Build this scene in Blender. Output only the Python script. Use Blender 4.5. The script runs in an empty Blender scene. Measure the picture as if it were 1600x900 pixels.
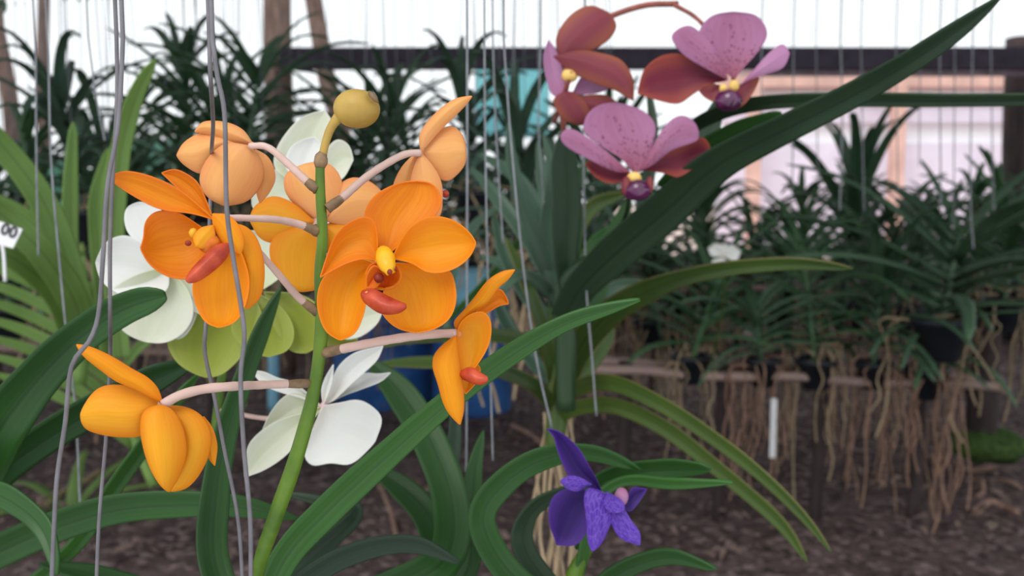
import bpy, math, random
from mathutils import Vector, Matrix

# ------------------------------------------------------------------ camera, light, exposure
SC = bpy.context.scene
COL = SC.collection
FPX = 1537.0
PITCH = math.radians(6.0)
CAM = Vector((0, 0, 1.2))
FW = Vector((0, math.cos(PITCH), -math.sin(PITCH)))
RT = Vector((1, 0, 0))
UP = Vector((0, math.sin(PITCH), math.cos(PITCH)))
cd = bpy.data.cameras.new('camera')
cam = bpy.data.objects.new('camera', cd)
COL.objects.link(cam)
cam.location = CAM
cam.rotation_euler = (math.pi / 2 - PITCH, 0, 0)
cd.sensor_width = 36.0
cd.lens = 36.0 * FPX / 1600.0
cd.clip_start = 0.02
cd.clip_end = 200
cd.dof.use_dof = True
cd.dof.focus_distance = 0.41
cd.dof.aperture_fstop = 13.0
SC.camera = cam
SC.view_settings.view_transform = 'Standard'
SC.view_settings.look = 'None'
SC.view_settings.gamma = 1.0
SC.view_settings.use_curve_mapping = False
SC.view_settings.exposure = 0.1

w = bpy.data.worlds.new('bright_overcast_sky')
SC.world = w
w.use_nodes = True
wb = w.node_tree.nodes['Background']
wb.inputs['Color'].default_value = (0.93, 0.97, 1.0, 1)
wb.inputs['Strength'].default_value = 1.15

sd = bpy.data.lights.new('soft_sun', 'SUN')
sd.energy = 1.5
sd.angle = math.radians(35)
sd.color = (1.0, 0.97, 0.93)
sun = bpy.data.objects.new('soft_sun', sd)
COL.objects.link(sun)
sun.rotation_euler = Vector((-0.45, -0.75, 0.9)).to_track_quat('Z', 'Y').to_euler()

R = random.Random(7)


def P(px, py, D):
    return CAM + D * (FW + (px - 800.0) / FPX * RT + (450.0 - py) / FPX * UP)


# ------------------------------------------------------------------ materials
def new_mat(name):
    m = bpy.data.materials.new(name)
    m.use_nodes = True
    nt = m.node_tree
    for n in list(nt.nodes):
        nt.nodes.remove(n)
    return m, nt, nt.nodes, nt.links


def finish(nt, bsdf, trans=0.0, colour_socket=None, colour=None):
    N, L = nt.nodes, nt.links
    out = N.new('ShaderNodeOutputMaterial')
    if trans > 0:
        t = N.new('ShaderNodeBsdfTranslucent')
        if colour_socket is not None:
            L.new(colour_socket, t.inputs['Color'])
        else:
            t.inputs['Color'].default_value = colour
        mx = N.new('ShaderNodeMixShader')
        mx.inputs[0].default_value = trans
        L.new(bsdf.outputs[0], mx.inputs[1])
        L.new(t.outputs[0], mx.inputs[2])
        L.new(mx.outputs[0], out.inputs[0])
    else:
        L.new(bsdf.outputs[0], out.inputs[0])


def mixc(N, L, fac, a, b):
    m = N.new('ShaderNodeMix')
    m.data_type = 'RGBA'
    for k, v in ((6, a), (7, b)):
        if isinstance(v, tuple):
            m.inputs[k].default_value = (*v[:3], 1)
        else:
            L.new(v, m.inputs[k])
    if isinstance(fac, (int, float)):
        m.inputs[0].default_value = fac
    else:
        L.new(fac, m.inputs[0])
    return m.outputs[2]


def ramp(N, L, src, stops):
    r = N.new('ShaderNodeValToRGB')
    L.new(src, r.inputs[0])
    els = r.color_ramp.elements
    while len(els) < len(stops):
        els.new(0.5)
    for e, (p, c) in zip(els, stops):
        e.position = p
        e.color = (*c, 1) if len(c) == 3 else c
    return r.outputs[0]


def plain(name, c, rough=0.6, var=0.25, scale=30.0, trans=0.0, spec=0.4, bump=0.0, stretch=(1, 1, 1), c2=None, metal=0):
    m, nt, N, L = new_mat(name)
    tc = N.new('ShaderNodeTexCoord')
    mp = N.new('ShaderNodeMapping')
    mp.inputs['Scale'].default_value = stretch
    L.new(tc.outputs['Object'], mp.inputs[0])
    nz = N.new('ShaderNodeTexNoise')
    nz.inputs['Scale'].default_value = scale
    nz.inputs['Detail'].default_value = 5
    L.new(mp.outputs[0], nz.inputs['Vector'])
    dark = tuple(x * (1 - var) for x in c)
    lite = c2 if c2 else tuple(min(1, x * (1 + var)) for x in c)
    col = ramp(N, L, nz.outputs['Fac'], [(0.3, dark), (0.7, lite)])
    b = N.new('ShaderNodeBsdfPrincipled')
    L.new(col, b.inputs['Base Color'])
    b.inputs['Roughness'].default_value = rough
    b.inputs['Specular IOR Level'].default_value = spec
    b.inputs['Metallic'].default_value = metal
    if bump:
        bp = N.new('ShaderNodeBump')
        bp.inputs['Strength'].default_value = bump
        bp.inputs['Distance'].default_value = 0.01
        L.new(nz.outputs['Fac'], bp.inputs['Height'])
        L.new(bp.outputs[0], b.inputs['Normal'])
    finish(nt, b, trans, col)
    return m


def uvparts(N, L):
    uv = N.new('ShaderNodeUVMap')
    uv.uv_map = 'UVMap'
    s = N.new('ShaderNodeSeparateXYZ')
    L.new(uv.outputs[0], s.inputs[0])
    return uv.outputs[0], s.outputs['X'], s.outputs['Y']


def edge_dist(N, L, u):
    a = N.new('ShaderNodeMath'); a.operation = 'SUBTRACT'; L.new(u, a.inputs[0]); a.inputs[1].default_value = 0.5
    b = N.new('ShaderNodeMath'); b.operation = 'ABSOLUTE'; L.new(a.outputs[0], b.inputs[0])
    c = N.new('ShaderNodeMath'); c.operation = 'MULTIPLY'; L.new(b.outputs[0], c.inputs[0]); c.inputs[1].default_value = 2
    return c.outputs[0]


def petal_mat(name, mid, edge, base, vein=None, veinamt=0.3, trans=0.35, rough=0.5, spots=None, spot_scale=42, net=None, bump=0.25):
    """petal colour by its own surface: heart (mid), rim (edge), throat end (base), veins and spots"""
    m, nt, N, L = new_mat(name)
    uv, u, v = uvparts(N, L)
    e = edge_dist(N, L, u)
    er = ramp(N, L, e, [(0.35, (0, 0, 0)), (1.0, (1, 1, 1))])
    c = mixc(N, L, er, mid, edge)
    br = ramp(N, L, v, [(0.0, (1, 1, 1)), (0.45, (0, 0, 0))])
    c = mixc(N, L, br, c, base)
    tr = ramp(N, L, v, [(0.8, (0, 0, 0)), (1.0, (0.8, 0.8, 0.8))])
    c = mixc(N, L, tr, c, edge)
    mp = N.new('ShaderNodeMapping'); mp.inputs['Scale'].default_value = (26, 2.2, 1)
    L.new(uv, mp.inputs[0])
    nz = N.new('ShaderNodeTexNoise'); nz.inputs['Scale'].default_value = 1.0; nz.inputs['Detail'].default_value = 3
    nz.inputs['Distortion'].default_value = 0.4
    L.new(mp.outputs[0], nz.inputs['Vector'])
    vr = ramp(N, L, nz.outputs['Fac'], [(0.45, (0, 0, 0)), (0.7, (1, 1, 1))])
    if vein:
        f = N.new('ShaderNodeMath'); f.operation = 'MULTIPLY'; L.new(vr, f.inputs[0]); f.inputs[1].default_value = veinamt
        c = mixc(N, L, f.outputs[0], c, vein)
    if net:
        vo = N.new('ShaderNodeTexVoronoi'); vo.feature = 'DISTANCE_TO_EDGE'
        mp3 = N.new('ShaderNodeMapping'); mp3.inputs['Scale'].default_value = (11, 9, 1)
        L.new(uv, mp3.inputs[0]); L.new(mp3.outputs[0], vo.inputs['Vector']); vo.inputs['Scale'].default_value = 1
        nr = ramp(N, L, vo.outputs['Distance'], [(0.02, (0.7, 0.7, 0.7)), (0.14, (0, 0, 0))])
        c = mixc(N, L, nr, c, net)
    if spots:
        vo = N.new('ShaderNodeTexVoronoi'); vo.inputs['Scale'].default_value = 1
        mp2 = N.new('ShaderNodeMapping'); mp2.inputs['Scale'].default_value = (spot_scale, spot_scale * 0.8, 1)
        L.new(uv, mp2.inputs[0]); L.new(mp2.outputs[0], vo.inputs['Vector'])
        sr = ramp(N, L, vo.outputs['Distance'], [(0.22, (1, 1, 1)), (0.36, (0, 0, 0))])
        # fewer spots towards the tip
        n2 = N.new('ShaderNodeTexNoise'); n2.inputs['Scale'].default_value = 7; L.new(uv, n2.inputs['Vector'])
        a = N.new('ShaderNodeMath'); a.operation = 'ADD'; L.new(n2.outputs['Fac'], a.inputs[0])
        vv = N.new('ShaderNodeMath'); vv.operation = 'MULTIPLY'; L.new(v, vv.inputs[0]); vv.inputs[1].default_value = -0.5
        L.new(vv.outputs[0], a.inputs[1])
        dr = ramp(N, L, a.outputs[0], [(0.22, (0, 0, 0)), (0.34, (1, 1, 1))])
        mm = N.new('ShaderNodeMath'); mm.operation = 'MULTIPLY'; L.new(sr, mm.inputs[0]); L.new(dr, mm.inputs[1])
        c = mixc(N, L, mm.outputs[0], c, spots)
    b = N.new('ShaderNodeBsdfPrincipled')
    L.new(c, b.inputs['Base Color'])
    b.inputs['Roughness'].default_value = rough
    b.inputs['Specular IOR Level'].default_value = 0.25
    bp = N.new('ShaderNodeBump'); bp.inputs['Strength'].default_value = bump; bp.inputs['Distance'].default_value = 0.0004
    L.new(nz.outputs['Fac'], bp.inputs['Height']); L.new(bp.outputs[0], b.inputs['Normal'])
    finish(nt, b, trans, c)
    return m


def leaf_mat(name, c1, c2, rough=0.38, trans=0.18, rim=None, spec=0.5):
    m, nt, N, L = new_mat(name)
    uv, u, v = uvparts(N, L)
    oi = N.new('ShaderNodeObjectInfo')
    mp = N.new('ShaderNodeMapping'); mp.inputs['Scale'].default_value = (14, 1.2, 1)
    L.new(uv, mp.inputs[0])
    nz = N.new('ShaderNodeTexNoise'); nz.inputs['Scale'].default_value = 1; nz.inputs['Detail'].default_value = 4
    L.new(mp.outputs[0], nz.inputs['Vector'])
    tc = N.new('ShaderNodeTexCoord')
    n2 = N.new('ShaderNodeTexNoise'); n2.inputs['Scale'].default_value = 9; L.new(tc.outputs['Object'], n2.inputs['Vector'])
    s = N.new('ShaderNodeMath'); s.operation = 'ADD'; L.new(nz.outputs['Fac'], s.inputs[0]); L.new(n2.outputs['Fac'], s.inputs[1])
    s2 = N.new('ShaderNodeMath'); s2.operation = 'MULTIPLY_ADD'; L.new(oi.outputs['Random'], s2.inputs[0]); s2.inputs[1].default_value = 0.35
    L.new(s.outputs[0], s2.inputs[2])
    f = ramp(N, L, s2.outputs[0], [(0.75, (0, 0, 0)), (1.0, (1, 1, 1))])
    r = N.new('ShaderNodeMapRange'); L.new(s2.outputs[0], r.inputs[0]); r.inputs[1].default_value = 0.8; r.inputs[2].default_value = 1.6
    c = mixc(N, L, r.outputs[0], c1, c2)
    e = edge_dist(N, L, u)
    mid = ramp(N, L, e, [(0.0, (0.55, 0.55, 0.55)), (0.12, (0, 0, 0))])
    c = mixc(N, L, mid, c, tuple(x * 0.5 for x in c1))
    if rim:
        er = ramp(N, L, e, [(0.86, (0, 0, 0)), (1.0, (0.8, 0.8, 0.8))])
        c = mixc(N, L, er, c, rim)
    b = N.new('ShaderNodeBsdfPrincipled')
    L.new(c, b.inputs['Base Color'])
    b.inputs['Roughness'].default_value = rough
    b.inputs['Specular IOR Level'].default_value = spec
    bp = N.new('ShaderNodeBump'); bp.inputs['Strength'].default_value = 0.15; bp.inputs['Distance'].default_value = 0.001
    L.new(nz.outputs['Fac'], bp.inputs['Height']); L.new(bp.outputs[0], b.inputs['Normal'])
    finish(nt, b, trans, c)
    return m


M = {}
M['orange'] = petal_mat('orange_petal', (0.88, 0.38, 0.008), (0.86, 0.29, 0.014), (0.88, 0.31, 0.006), vein=(0.78, 0.17, 0.006), veinamt=0.28)
M['orange_glow'] = petal_mat('yellow_orange_petal', (0.9, 0.45, 0.02), (0.88, 0.31, 0.015), (0.88, 0.34, 0.02), vein=(0.8, 0.2, 0.01), veinamt=0.22)
M['deep_orange'] = petal_mat('deep_orange_petal', (0.86, 0.32, 0.01), (0.85, 0.25, 0.02), (0.84, 0.27, 0.008), vein=(0.7, 0.12, 0.005), veinamt=0.35)
M['throat_petal'] = petal_mat('orange_red_throat_petal', (0.82, 0.17, 0.008), (0.86, 0.26, 0.01), (0.66, 0.06, 0.006), vein=(0.6, 0.05, 0.005), veinamt=0.5)
M['peach'] = petal_mat('peach_petal_back', (0.9, 0.48, 0.16), (0.88, 0.37, 0.13), (0.88, 0.46, 0.2), vein=(0.95, 0.58, 0.25), veinamt=0.3)
M['white'] = petal_mat('white_petal', (0.80, 0.80, 0.78), (0.82, 0.82, 0.80), (0.80, 0.76, 0.70), vein=(0.72, 0.76, 0.68), veinamt=0.35, trans=0.3)
M['white_green'] = petal_mat('green_tinged_white_petal', (0.74, 0.76, 0.62), (0.80, 0.80, 0.72), (0.62, 0.67, 0.42), vein=(0.62, 0.68, 0.44), veinamt=0.3, trans=0.35)
M['lime'] = petal_mat('lime_petal', (0.34, 0.40, 0.055), (0.44, 0.50, 0.12), (0.42, 0.46, 0.16), vein=(0.27, 0.34, 0.05), veinamt=0.3, trans=0.4)
M['pink'] = petal_mat('spotted_pink_petal', (0.42, 0.17, 0.30), (0.46, 0.20, 0.37), (0.34, 0.09, 0.14), vein=(0.32, 0.09, 0.20), veinamt=0.35, trans=0.3, spots=(0.10, 0.006, 0.035), spot_scale=24)
M['pink_plain'] = petal_mat('pale_pink_petal', (0.52, 0.26, 0.45), (0.50, 0.24, 0.42), (0.42, 0.15, 0.28), vein=(0.5, 0.16, 0.36), veinamt=0.3, trans=0.3)
M['crimson'] = petal_mat('crimson_petal', (0.15, 0.016, 0.035), (0.34, 0.065, 0.04), (0.10, 0.010, 0.03), vein=(0.2, 0.015, 0.04), veinamt=0.4, trans=0.2)
M['crimson_back'] = petal_mat('crimson_orange_petal_back', (0.22, 0.045, 0.06), (0.34, 0.10, 0.05), (0.17, 0.028, 0.04), vein=(0.28, 0.04, 0.08), veinamt=0.4, trans=0.2)
M['violet'] = petal_mat('violet_veined_petal', (0.065, 0.018, 0.30), (0.10, 0.035, 0.38), (0.05, 0.012, 0.24), vein=(0.18, 0.09, 0.46), veinamt=0.35, trans=0.12, net=(0.18, 0.09, 0.48))
M['indigo'] = petal_mat('dark_indigo_petal', (0.022, 0.004, 0.11), (0.075, 0.025, 0.24), (0.018, 0.003, 0.09), vein=(0.014, 0.002, 0.07), veinamt=0.4, trans=0.12)
M['lip_red'] = plain('red_lip', (0.46, 0.03, 0.012), 0.4, 0.3, 160, trans=0.08, c2=(0.60, 0.085, 0.03))
M['throat'] = plain('orange_red_throat', (0.72, 0.13, 0.008), 0.5, 0.3, 200, trans=0.1, c2=(0.82, 0.22, 0.01))
M['throat_dark'] = plain('maroon_throat_opening', (0.22, 0.015, 0.004), 0.5, 0.4, 200)
M['column'] = plain('yellow_column', (0.88, 0.45, 0.015), 0.35, 0.12, 120, trans=0.15)
M['column_pale'] = plain('pale_yellow_column', (0.78, 0.5, 0.14), 0.35, 0.2, 120)
M['lip_purple'] = plain('dark_purple_lip', (0.07, 0.006, 0.05), 0.18, 0.5, 90, spec=0.8)
M['lip_pink'] = plain('pale_pink_lip', (0.62, 0.32, 0.36), 0.4, 0.2, 90)
M['pedicel'] = plain('pale_pink_pedicel', (0.66, 0.46, 0.40), 0.45, 0.12, 60, trans=0.1, stretch=(1, 1, 1))
M['pedicel_brown'] = plain('brown_pedicel_node', (0.22, 0.14, 0.075), 0.6, 0.35, 200)
M['pedicel_red'] = plain('red_brown_pedicel', (0.26, 0.07, 0.05), 0.5, 0.3, 90)
M['bud'] = plain('ochre_bud', (0.46, 0.27, 0.045), 0.45, 0.2, 45, trans=0.1, c2=(0.56, 0.38, 0.09))
M['stem'] = plain('green_flower_stem', (0.06, 0.14, 0.010), 0.4, 0.25, 40, c2=(0.13, 0.23, 0.015))
M['leaf'] = leaf_mat('green_strap_leaf', (0.010, 0.045, 0.008), (0.028, 0.105, 0.016), spec=0.35)
M['leaf_bright'] = leaf_mat('bright_green_strap_leaf', (0.022, 0.085, 0.014), (0.05, 0.17, 0.022), spec=0.4)
M['leaf_dark'] = leaf_mat('dark_green_strap_leaf', (0.014, 0.034, 0.018), (0.03, 0.065, 0.026), spec=0.35)
M['leaf_olive'] = leaf_mat('olive_strap_leaf', (0.025, 0.055, 0.010), (0.075, 0.13, 0.018), spec=0.4, rim=(0.16, 0.12, 0.03))
M['leaf_grey'] = leaf_mat('grey_green_strap_leaf', (0.03, 0.07, 0.045), (0.075, 0.14, 0.085), rough=0.45)
M['leaf_back'] = leaf_mat('deep_green_foliage', (0.048, 0.115, 0.06), (0.12, 0.23, 0.12), rough=0.42, trans=0.3, spec=0.6)
M['leaf_lime'] = leaf_mat('yellow_green_leaf', (0.13, 0.24, 0.05), (0.26, 0.42, 0.11), trans=0.35, rough=0.5)
M['leaf_hedge'] = leaf_mat('dark_hedge_leaf', (0.02, 0.05, 0.028), (0.05, 0.10, 0.05), rough=0.55, trans=0.15)
M['leaf_mid'] = leaf_mat('mid_green_foliage', (0.045, 0.125, 0.052), (0.12, 0.26, 0.105), rough=0.42, trans=0.3, spec=0.6)
M['leaf_tree'] = leaf_mat('tree_leaf', (0.03, 0.09, 0.03), (0.08, 0.17, 0.06), trans=0.25, rough=0.55)
M['cut_tip'] = plain('dried_leaf_tip', (0.45, 0.36, 0.18), 0.7, 0.3, 200)
M['wire'] = plain('galvanised_wire', (0.16, 0.15, 0.165), 0.45, 0.25, 80, metal=0.35)
M['wire_thin'] = plain('thin_grey_wire', (0.20, 0.21, 0.23), 0.5, 0.2, 80, metal=0.3)
M['blue'] = plain('blue_plastic', (0.03, 0.12, 0.40), 0.4, 0.3, 6, c2=(0.06, 0.2, 0.55))
M['blue_lid'] = plain('light_blue_plastic', (0.32, 0.70, 0.95), 0.4, 0.15, 6)
M['cyan'] = plain('cyan_tarpaulin', (0.55, 0.92, 0.98), 0.6, 0.08, 3, trans=0.75)  # base colour paled to carry the sky light coming through from behind
M['mint'] = plain('mint_tarpaulin', (0.66, 0.97, 0.84), 0.6, 0.08, 3, trans=0.7)
M['bark'] = plain('grey_brown_bark', (0.17, 0.11, 0.09), 0.85, 0.4, 25, bump=0.6, stretch=(1, 1, 0.2))
M['bark_dark'] = plain('dark_bark', (0.05, 0.035, 0.035), 0.85, 0.4, 25, bump=0.6, stretch=(1, 1, 0.2))
M['pole'] = plain('weathered_bamboo', (0.34, 0.24, 0.21), 0.7, 0.25, 14, bump=0.2, stretch=(0.2, 1, 1))
M['beam'] = plain('dark_painted_beam', (0.06, 0.045, 0.07), 0.7, 0.3, 10)
M['beam_light'] = plain('weathered_batten', (0.34, 0.26, 0.30), 0.8, 0.3, 14)
M['root'] = plain('tan_aerial_root', (0.40, 0.29, 0.18), 0.8, 0.35, 30, c2=(0.42, 0.32, 0.2))
M['root_red'] = plain('red_brown_root', (0.28, 0.17, 0.12), 0.8, 0.35, 30)
M['pot'] = plain('black_plastic_pot', (0.015, 0.02, 0.028), 0.4, 0.3, 20)
M['white_plastic'] = plain('white_plastic', (0.72, 0.72, 0.74), 0.4, 0.06, 20)
M['ink'] = plain('dark_ink', (0.03, 0.03, 0.04), 0.6, 0.1, 20)
M['litter'] = plain('dry_leaf_litter', (0.13, 0.075, 0.055), 0.9, 0.6, 9, c2=(0.36, 0.26, 0.22))
M['bark_chip'] = plain('dry_bark_curl', (0.34, 0.21, 0.16), 0.8, 0.3, 30)
M['moss'] = plain('green_moss', (0.05, 0.10, 0.02), 0.9, 0.5, 40, bump=0.8)
M['wall_pale'] = plain('pale_lavender_panel', (0.74, 0.68, 0.80), 0.7, 0.08, 2)
M['wall_white'] = plain('white_panel', (0.9, 0.9, 0.93), 0.7, 0.03, 2)
M['wall_pink'] = plain('pink_plaster', (0.66, 0.42, 0.36), 0.8, 0.15, 3)
M['roof'] = plain('grey_rose_roof', (0.36, 0.25, 0.26), 0.8, 0.2, 5)
M['brick'] = plain('dark_soil_bank', (0.045, 0.032, 0.03), 0.9, 0.5, 6, c2=(0.12, 0.085, 0.08), bump=0.5)
M['yard'] = plain('sunlit_pale_yard', (0.72, 0.56, 0.50), 0.9, 0.2, 1.5)


def ground_mat():
    m, nt, N, L = new_mat('leaf_littered_soil')
    tc = N.new('ShaderNodeTexCoord')
    n1 = N.new('ShaderNodeTexNoise'); n1.inputs['Scale'].default_value = 3.0; n1.inputs['Detail'].default_value = 8; n1.inputs['Roughness'].default_value = 0.7
    n2 = N.new('ShaderNodeTexVoronoi'); n2.inputs['Scale'].default_value = 38
    n3 = N.new('ShaderNodeTexNoise'); n3.inputs['Scale'].default_value = 30; n3.inputs['Detail'].default_value = 6
    for n in (n1, n2, n3):
        L.new(tc.outputs['Object'], n.inputs['Vector'])
    c = ramp(N, L, n1.outputs['Fac'], [(0.3, (0.065, 0.042, 0.04)), (0.55, (0.13, 0.09, 0.088)), (0.75, (0.22, 0.16, 0.155))])
    hs = N.new('ShaderNodeSeparateColor'); L.new(n2.outputs['Color'], hs.inputs[0])
    f = ramp(N, L, hs.outputs[0], [(0.72, (0, 0, 0)), (0.95, (0.7, 0.7, 0.7))])
    c = mixc(N, L, f, c, (0.36, 0.27, 0.26))
    f2 = ramp(N, L, hs.outputs[1], [(0.6, (0, 0, 0)), (0.9, (0.7, 0.7, 0.7))])
    c = mixc(N, L, f2, c, (0.035, 0.022, 0.022))
    b = N.new('ShaderNodeBsdfPrincipled'); L.new(c, b.inputs['Base Color']); b.inputs['Roughness'].default_value = 0.9
    b.inputs['Specular IOR Level'].default_value = 0.2
    bp = N.new('ShaderNodeBump'); bp.inputs['Strength'].default_value = 0.8; bp.inputs['Distance'].default_value = 0.03
    L.new(n3.outputs['Fac'], bp.inputs['Height']); L.new(bp.outputs[0], b.inputs['Normal'])
    finish(nt, b)
    return m


M['ground'] = ground_mat()
M['shade_cloth'] = plain('added_shade_cloth', (0.42, 0.43, 0.44), 0.9, 0.1, 3, trans=0.8)  # cloth of the added roof that dims the background plants


# ------------------------------------------------------------------ mesh helpers
class MB:
    """collects vertices and faces (with UVs) of one mesh"""
    def __init__(s):
        s.v = []; s.f = []; s.uv = []

    def grid(s, rows, uvs=None, close=False):
        o = len(s.v); n = len(rows); k = len(rows[0])
        for r_ in rows:
            s.v.extend([Vector(p) for p in r_])
        for i in range(n - 1):
            for j in range(k if close else k - 1):
                j2 = (j + 1) % k
                s.f.append((o + i * k + j, o + i * k + j2, o + (i + 1) * k + j2, o + (i + 1) * k + j))
                a, b = j / (k - 1 if not close else k), (j + 1) / (k - 1 if not close else k)
                c, d = i / (n - 1), (i + 1) / (n - 1)
                s.uv.append(((a, c), (b, c), (b, d), (a, d)))
        return o

    def face(s, pts):
        o = len(s.v); s.v.extend([Vector(p) for p in pts]); s.f.append(tuple(range(o, o + len(pts))))
        s.uv.append(tuple((0.5, 0.5) for _ in pts))

    def box(s, c, size, rot=None):
        c = Vector(c); hx, hy, hz = [q / 2 for q in size]
        cs = [Vector((x, y, z)) for x in (-hx, hx) for y in (-hy, hy) for z in (-hz, hz)]
        if rot is not None:
            cs = [rot @ q for q in cs]
        cs = [c + q for q in cs]
        for a in ((0, 1, 3, 2), (4, 6, 7, 5), (0, 4, 5, 1), (2, 3, 7, 6), (0, 2, 6, 4), (1, 5, 7, 3)):
            s.face([cs[i] for i in a])

    def tube(s, pts, rad, k=8, n=None, cap=True):
        pts = [Vector(p) for p in pts]
        rad = rad if isinstance(rad, (list, tuple)) else [rad] * len(pts)
        if n:
            pts, rad = sample(pts, n), sample1(rad, n)
        prev = None; rows = []
        for i, p in enumerate(pts):
            t = (pts[min(i + 1, len(pts) - 1)] - pts[max(i - 1, 0)]).normalized()
            if prev is None:
                a = Vector((1, 0, 0)) if abs(t.x) < 0.8 else Vector((0, 0, 1))
                prev = (a - t * a.dot(t)).normalized()
            prev = (prev - t * prev.dot(t)).normalized()
            q = t.cross(prev)
            rows.append([p + rad[i] * (math.cos(2 * math.pi * j / k) * prev + math.sin(2 * math.pi * j / k) * q) for j in range(k)])
        o = s.grid(rows, close=True)
        if cap:
            s.f.append(tuple(o + j for j in reversed(range(k)))); s.uv.append(tuple((0.5, 0) for _ in range(k)))
            e = o + (len(rows) - 1) * k
            s.f.append(tuple(e + j for j in range(k))); s.uv.append(tuple((0.5, 1) for _ in range(k)))

    def blob(s, c, axes, nu=10, nv=14, f=None):
        """ellipsoid with three axis vectors; f(theta, phi) scales the radius"""
        c = Vector(c); rows = []
        for i in range(nu + 1):
            th = math.pi * i / nu
            th = min(max(th, 0.02), math.pi - 0.02)
            row = []
            for j in range(nv):
                ph = 2 * math.pi * j / nv
                k = f(th, ph) if f else 1
                row.append(c + k * (math.sin(th) * math.cos(ph) * axes[0] + math.sin(th) * math.sin(ph) * axes[1] + math.cos(th) * axes[2]))
            rows.append(row)
        s.grid(rows, close=True)

    def build(s, name, mat, parent=None, origin=Vector((0, 0, 0)), smooth=True, solid=0, sub=0, link=True):
        me = bpy.data.meshes.new(name)
        me.from_pydata([tuple(v - origin) for v in s.v], [], s.f)
        uvl = me.uv_layers.new(name='UVMap')
        li = 0
        for face in s.uv:
            for t in face:
                uvl.data[li].uv = t
                li += 1
        me.polygons.foreach_set('use_smooth', [smooth] * len(me.polygons))
        me.materials.append(mat)
        me.update()
        o = bpy.data.objects.new(name, me)
        COL.objects.link(o)
        if parent is not None:
            o.parent = parent
        else:
            o.location = origin
        if solid:
            md = o.modifiers.new('thickness', 'SOLIDIFY'); md.thickness = solid; md.offset = 0
        if sub:
            md = o.modifiers.new('smooth', 'SUBSURF'); md.levels = sub; md.render_levels = sub
        return o


def cr(p0, p1, p2, p3, t):
    return 0.5 * ((2 * p1) + (-p0 + p2) * t + (2 * p0 - 5 * p1 + 4 * p2 - p3) * t * t + (-p0 + 3 * p1 - 3 * p2 + p3) * t ** 3)


def sample(pts, n):
    pts = [Vector(p) for p in pts]
    if len(pts) == 2:
        return [pts[0].lerp(pts[1], i / (n - 1)) for i in range(n)]
    q = [pts[0] * 2 - pts[1]] + pts + [pts[-1] * 2 - pts[-2]]
    dense = []
    for i in range(len(pts) - 1):
        for k in range(12):
            dense.append(cr(q[i], q[i + 1], q[i + 2], q[i + 3], k / 12))
    dense.append(pts[-1].copy())
    acc = [0]
    for a, b in zip(dense, dense[1:]):
        acc.append(acc[-1] + (b - a).length)
    out = []; j = 0
    for i in range(n):
        d = acc[-1] * i / (n - 1)
        while j < len(acc) - 2 and acc[j + 1] < d:
            j += 1
        t = (d - acc[j]) / max(acc[j + 1] - acc[j], 1e-9)
        out.append(dense[j].lerp(dense[j + 1], min(max(t, 0), 1)))
    return out


def sample1(vals, n):
    return [p.x for p in [Vector((v, 0, 0)) for v in interp(vals, n)]]


def interp(vals, n):
    out = []
    m = len(vals) - 1
    for i in range(n):
        x = m * i / (n - 1); k = min(int(x), m - 1); t = x - k
        t2 = t * t * (3 - 2 * t)
        out.append(vals[k] * (1 - t2) + vals[k + 1] * t2)
    return out


def tag(o, label=None, cat=None, group=None, kind=None):
    if label: o['label'] = label
    if cat: o['category'] = cat
    if group: o['group'] = group
    if kind: o['kind'] = kind
    return o


def empty(name, loc, label=None, cat=None, group=None):
    o = bpy.data.objects.new(name, None)
    o.empty_display_size = 0.02
    COL.objects.link(o)
    o.location = loc
    return tag(o, label, cat, group)


# ------------------------------------------------------------------ petals and leaves
def petal(name, parent, origin, D, base, tip, left, right, cup=4.0, mat='orange', ruffle=0.0, thick=0.0006, nu=12, nv=18):
    """A curved petal between two edges. Points are (x, y, depth_mm); cup in mm pushes the
    middle away from the viewer (positive) or towards (negative)."""
    def w(p):
        dz = p[2] if len(p) > 2 else 0.0
        return P(p[0], p[1], D + dz * 0.001)
    # default depths: interpolate base..tip when a point has none
    bz = base[2] if len(base) > 2 else 0.0
    tz = tip[2] if len(tip) > 2 else 0.0

    def fill(seq):
        n = len(seq)
        return [q if len(q) > 2 else (q[0], q[1], bz + (tz - bz) * (i + 1) / (n + 1)) for i, q in enumerate(seq)]
    Lp = sample([w(base)] + [w(q) for q in fill(left)] + [w(tip)], nv)
    Rp = sample([w(base)] + [w(q) for q in fill(right)] + [w(tip)], nv)
    ph = R.uniform(0, 6)
    rows = []
    for i in range(nv):
        v = i / (nv - 1)
        row = []
        wide = (Lp[i] - Rp[i]).length
        for j in range(nu + 1):
            u = j / nu
            p = Lp[i].lerp(Rp[i], u)
            prof = 4 * u * (1 - u)
            vv = math.sin(math.pi * min(v * 1.02, 1)) ** 0.6
            off = cup * 0.001 * prof * vv
            # shallow midrib groove and edge ruffle
            off += 0.0006 * math.exp(-((u - 0.5) / 0.07) ** 2) * vv * (1 if cup >= 0 else -1)
            off += ruffle * 0.001 * abs(2 * u - 1) ** 3 * math.sin(9 * v + ph + (3 if u > 0.5 else 0)) * vv
            row.append(p + FW * off)
        rows.append(row)
    mb = MB(); mb.grid(rows)
    return mb.build(name, M[mat], parent, origin, solid=thick, sub=1)


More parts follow.
